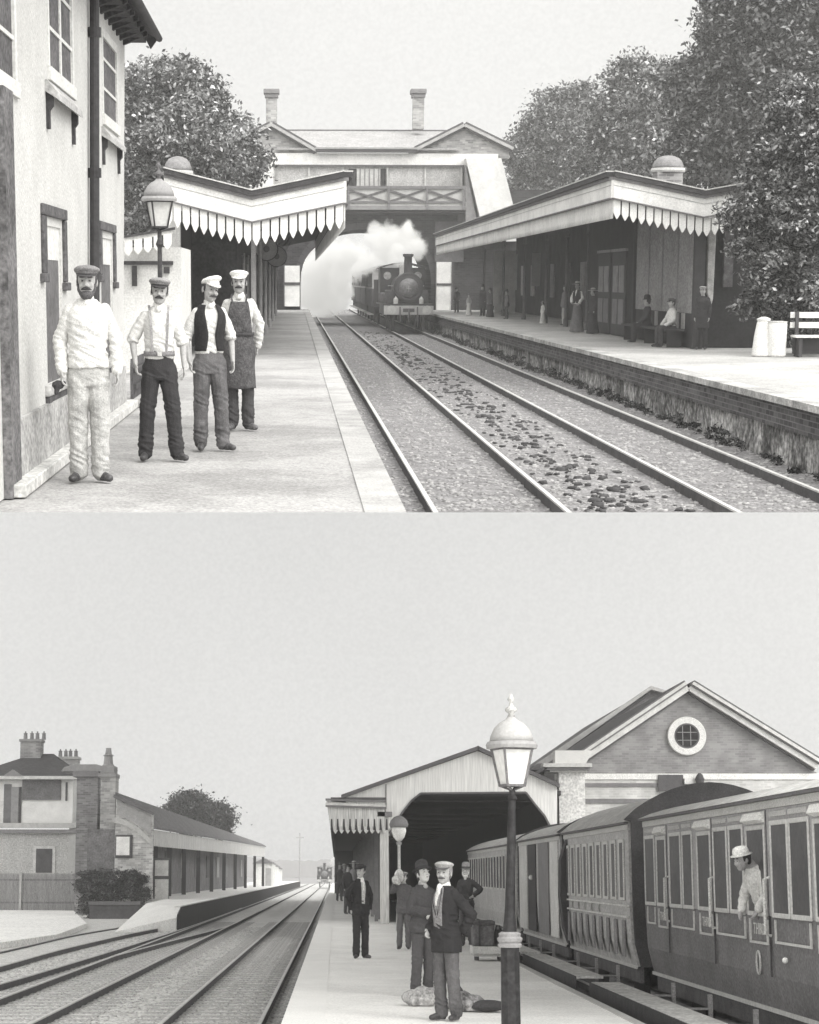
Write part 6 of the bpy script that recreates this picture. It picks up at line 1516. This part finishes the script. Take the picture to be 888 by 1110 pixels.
def hs_(r): return tuple(a*k for a, k in zip(r, (1.24, 1.14, 1.07))) if hasattr(r, '__len__') else r*1.13
def W_at(W, px, py, zf=0): p = W.z(px, py, zf); return (p.x, p.y, zf)
def who(W, px, yf, ytop, rz, label, s, lod, group=None, zf=0, hat=.04):
    b = W_at(W, px, yf, zf); sc_ = (yf-ytop)/(F/b[1])-hat
    return person(W, b, math.radians(rz), sc_, label, s, lod, group)
G4 = None
# the four workmen
p1 = who(U, 98, 522, 283, 8, 'bearded workman in pale stained jacket and trousers with grey flat cap, nearest the house', dict(
    top='smock', topcol=.66, hem=.93, trousers=.52, trousers_stain=.30, legw=1.12, fat=1.06, collar=.8, hair=.06, hat='cap', hatcol=.22, visor=.07, hatband=.12, moustache=.05, beard=.10, boots=.05,
    feet=((-.105, .04, -28), (.10, .02, 34)), arms=(((-.262, .05, 1.15), (-.255, -.06, .90)), ((.268, .03, 1.15), (.275, -.05, .90))), yaw=-6, head=(.0, 0, 0)), 0)
p2 = who(U, 174, 499, 297, 6, 'smiling workman in striped cap, white shirt with braces and dark trousers', dict(
    top='shirt', topcol=.66, sleeves='rolled', trousers=.035, legw=1.05, hair=.04, hat='cap', hatcol=.28, hatband=.06, visor=.05, moustache=.04, braces=.30, belt=.20, boots=.045, collar=.8,
    feet=((-.17, .03, -12), (.19, -.04, 40)), arms=(((-.30, .05, 1.16), (-.27, -.08, .93)), ((.27, .04, 1.14), (.28, -.04, .90))), yaw=-4, roll=3, head=(.01, -.01, 0)), 0)
p3 = who(U, 228, 488, 296, 14, 'workman in open dark waistcoat over white shirt with pale tilted cap', dict(
    top='shirt', topcol=.66, sleeves='rolled', trousers=.14, trousers_stain=.35, legw=1.08, hair=.05, hat='cap', hatcol=.78, visor=.5, hatroll=-14, hattilt=-18, moustache=.06, vest=.02, vestgap=20, boots=.06, collar=.78,
    feet=((-.11, .03, -10), (.15, -.04, 44)), arms=(((-.275, .05, 1.15), (-.255, -.05, .90)), ((.27, .04, 1.15), (.27, -.06, .90))), yaw=14, nod=6, roll=8, head=(.01, -.01, 0)), 0)
p4 = who(U, 260, 466, 290, 2, 'workman in long dark apron and white round cap, farthest of the four', dict(
    top='shirt', topcol=.62, trousers=.06, hair=.05, hat='cap', hatcol=.80, visor=.7, moustache=.05, apron=.085, boots=.10, collar=.7,
    feet=((-.09, .02, -18), (.11, 0, 40)), arms=(((-.25, .09, 1.16), (-.17, .16, .98)), ((.27, .07, 1.15), (.24, .10, .92))), yaw=-4), 0)
# the dark rag in the first workman's hand
S = U.z(98, 522, 0)
rg = thing(U, 'rag', 'small dark oily rag held in the hand of the bearded workman', 'rag', (S.x-.25, S.y-.1, .74))
m = MB(); c_ = Vector((S.x-.235, S.y-.115, .80)); m.ell(c_, (.05, .04, .035), 12, 8); m.tube([c_, c_+Vector((-.02, -.01, -.08))], [.035, .01], 8); m.tube([c_, c_+Vector((.06, -.01, .02))], [.03, .018], 8)
part('cloth', rmesh(m, .008, 1, .006, 20, 1, 'cloth').copy() if False else (lambda me: (me.transform(Matrix.Translation(-BASE[rg.name])), me)[1])(rmesh(m, .008, 1, .006, 20, 1, 'cloth')), gray(.05), rg)

# passengers on the far side platform
hang = (((-.24, .02, 1.15), (-.23, -.05, .90)), ((.24, .02, 1.15), (.23, -.05, .90)))
FG = 'passengers waiting on the far side platform'
who(U, 625, 360, 305, -35, 'woman in white sleeved blouse, dark waistcoat and long grey skirt with flowered hat', dict(top='shirt', topcol=.72, skirt=.14, vest=.04, vestgap=6, hat='straw', hatcol=.45, skin=.35, arms=(((-.25, -.02, 1.18), (-.16, -.16, 1.05)), ((.25, -.02, 1.18), (.18, -.15, 1.02)))), 1, FG)
who(U, 612, 353, 308, -60, 'man in grey coat and pale trousers standing behind the woman in white sleeves', dict(top='jacket', topcol=.22, trousers=.55, hat='cap', hatcol=.1, arms=hang), 2, FG)
who(U, 642, 362, 312, -70, 'slim figure in dark dress half hidden beside the panelled doors', dict(top='jacket', topcol=.05, skirt=.05, hat='straw', hatcol=.5, arms=hang), 2, FG)
who(U, 760, 379, 309, -20, 'man in dark overcoat with pale peaked cap at the corner of the station building', dict(top='jacket', topcol=.04, trousers=.03, hat='cap', hatcol=.35, hem=.6, fat=1.15, arms=hang), 1, FG)
def seated(px, yf, label, s, rz, H=1.6, W=U, lod=2, g=FG): b = W_at(W, px, yf); return person(W, b, math.radians(rz), H, label, dict(s, sit=1), lod, g)
lap = (((-.24, -.06, 1.15), (-.12, -.28, 1.0)), ((.24, -.06, 1.15), (.12, -.28, 1.0)))
bs = thing(U, 'waiting_bench', 'dark bench against the frosted screen of the station building', 'bench', (9.5, 49, 0))
part('seat', MB().box(9.28, 9.72, 46.3, 52.9, .40, .45), gray(.05), bs)
for y in (46.5, 49.5, 52.6): part('leg', MB().box(9.32, 9.68, y, y+.08, 0, .398), gray(.04), bs)
def at_seat(W, x, y, label, s, rz=-90, H=1.62, lod=2, g=FG): return person(W, (x, y, 0), math.radians(rz), H, label, dict(s, sit=1, arms=lap), lod, g)
at_seat(U, 9.5, 46.9, 'seated passenger in pale shirt sleeves at the near end of the dark bench', dict(top='shirt', topcol=.6, trousers=.05, hat='cap', hatcol=.1), -70, lod=1)
at_seat(U, 9.5, 50.2, 'seated passenger in dark clothes at the middle of the dark bench', dict(top='jacket', topcol=.06, trousers=.05, hat='bowler', hatcol=.04))
who(U, 588, 351, 326, -60, 'crouching child in white pinafore beside the bench under the verandah', dict(top='shirt', topcol=.7, skirt=.66, hat='straw', hatcol=.4, arms=hang), 2, FG)
who(U, 495, 339, 311, -20, 'man in dark suit standing alone at the far end of the platform', dict(top='jacket', topcol=.04, trousers=.04, hat='cap', hatcol=.05, arms=hang), 2, FG)
who(U, 523, 343, 309, -40, 'bulky dark coated man in the group under the far end of the canopy', dict(top='jacket', topcol=.05, trousers=.05, hat='bowler', hatcol=.04, hem=.5, fat=1.3, arms=hang), 2, FG)
who(U, 531, 344, 312, -60, 'woman in dark dress in the group under the far end of the canopy', dict(top='jacket', topcol=.09, skirt=.04, hat='straw', hatcol=.08, arms=hang), 2, FG)
who(U, 508, 342, 318, -30, 'shorter figure with pale apron in the group under the far end of the canopy', dict(top='shirt', topcol=.3, skirt=.5, hat='straw', hatcol=.2, arms=hang), 2, FG)
who(U, 549, 346, 314, -70, 'man in brownish grey coat leaning near a verandah column', dict(top='jacket', topcol=.12, trousers=.07, hat='bowler', hatcol=.05, arms=hang), 2, FG)

# ---- lower station
akimbo = (((-.33, .12, 1.16), (-.20, .05, 1.0)), ((.34, .14, 1.16), (.19, .10, 1.0)))
who(L, 484, 1106, 935, -48, 'man in dark open jacket, pale scarf and light flat cap standing nearest the tall lamp', dict(
    top='jacket', topcol=.022, hem=.74, trousers=.13, trousers_stain=.3, legw=1.0, vfront=.22, vwide=44, vshirt=.7, collar=.75, scarf=1, hair=.25, skin=.42, hat='cap', hatcol=.42, visor=.10, moustache=.12, boots=.04, lapels=.04,
    feet=((-.07, -.03, -10), (.10, .07, 20)), arms=(((-.25, .07, 1.15), (-.20, -.10, .98)), ((.31, .17, 1.15), (.20, .12, .98))), yaw=26), 0)
who(L, 459, 1080, 938, 30, 'man in grey jacket and dark hat with forearm folded across, looking down', dict(
    top='jacket', topcol=.07, hem=.84, trousers=.08, hat='bowler', hatcol=.05, skin=.55, nod=-16, hair=.06, boots=.05, collar=.4, feet=((-.10, .05, -20), (.10, 0, 10)),
    arms=(((-.24, .0, 1.13), (-.02, -.22, 1.10)), ((.25, .0, 1.13), (.02, -.20, 1.06))), handdir=((1, -.1, .05), None)), 0)
who(L, 438, 1029, 945, -10, 'man in mottled dark coat carrying a pale bundle on his shoulder beside the small lamp', dict(
    top='jacket', topcol=.10, trousers=.12, hat='cap', hatcol=.3, skin=.5, hem=.8, arms=(((-.32, -.02, 1.30), (-.24, -.12, 1.46)), ((.24, .02, 1.15), (.23, -.05, .92)))), 1)
q = L.y(434, 950, L.z(438, 1029, 0).y-.12)
bd_ = thing(L, 'bundle', 'pale cloth bundle carried at shoulder height by the mottled coated man', 'bundle', (q.x, q.y, q.z-.2))
m = MB(); m.ell((q.x-.02, q.y, q.z+.02), (.10, .09, .15), 16, 10); m.ell((q.x-.09, q.y-.02, q.z-.08), (.09, .08, .10), 14, 9); part('cloth', jitter(m, .03, 7), gray(.62, .4, 6, .4, 20), bd_, smooth=True)
who(L, 391, 1039, 937, 24, 'man in black suit and cap with white shirt collar standing alone, legs apart', dict(
    top='jacket', topcol=.018, trousers=.025, hem=.80, hat='cap', hatcol=.05, skin=.45, vfront=.5, vwide=20, collar=.8, scarf=1, boots=.05, feet=((-.10, .0, -35), (.12, .02, 20)), yaw=-50,
    arms=(((-.27, .08, 1.16), (-.22, .04, .92)), ((.28, .08, 1.16), (.24, .03, .92)))), 1)
who(L, 377, 991, 937, 40, 'dark suited man just behind the man in black, edge of platform', dict(top='jacket', topcol=.05, trousers=.05, hat='cap', hatcol=.06, arms=hang), 2)
who(L, 368, 977, 936, 20, 'dark figure farther along the platform edge near the distant locomotive', dict(top='jacket', topcol=.08, trousers=.07, hat='bowler', hatcol=.1, arms=hang), 2)
who(L, 384, 984, 934, -20, 'figure with pale hat and shirt in the crowd under the side canopy', dict(top='jacket', topcol=.2, trousers=.1, hat='straw', hatcol=.7, arms=hang), 2)
who(L, 373, 972, 937, 10, 'smallest figure of the distant crowd at the platform edge', dict(top='jacket', topcol=.3, skirt=.12, hat='straw', hatcol=.6, arms=hang), 2)
who(L, 506, 1026, 938, -16, 'white bearded man in dark coat with hand on hip beside the trolley and trunk', dict(
    top='jacket', topcol=.05, trousers=.08, hair=.5, hat='bowler', hatcol=.30, skin=.45, beard=.75, longbeard=1, moustache=.7, hem=.8, collar=.7, arms=(((-.25, .03, 1.15), (-.23, -.05, .92)), ((.38, .02, 1.22), (.24, -.12, 1.10)))), 1)
# passenger leaning from the carriage window
px_ = L.x(808, 940, TX-.10)
lp_ = person(L, (TX+.36, px_.y, .50), math.radians(-66), 1.58, 'passenger in white cap and pale blouse leaning out of the carriage window', dict(
    top='shirt', topcol=.50, skirt=.1, hat='straw', brim=.118, hatcol=.7, hatband=.6, hair=.03, skin=.3, head=(0, -.10, -.01), nod=-8, arms=(((-.25, -.12, 1.12), (-.20, -.26, 1.00)), ((.24, -.12, 1.12), (.2, -.26, 1.02)))), 1)
lp_.matrix_world = lp_.matrix_world @ Matrix.Rotation(math.radians(22), 4, 'X')
# ================================================================ thin haze over the whole place
hb = bpy.data.objects.new('haze', MB().box(-120, 120, 6, 300, -3, 110).mesh('haze')); COL.objects.link(hb)
hm = bpy.data.materials.new('haze'); hm.use_nodes = True; n = hm.node_tree.nodes; n.remove(n['Principled BSDF'])
vv = n.new('ShaderNodeVolumeScatter'); vv.inputs['Density'].default_value = .0013; vv.inputs['Color'].default_value = (.98, .975, .95, 1)
hm.node_tree.links.new(vv.outputs[0], n['Material Output'].inputs['Volume']); hb.data.materials.append(hm); hb['kind'] = 'structure'
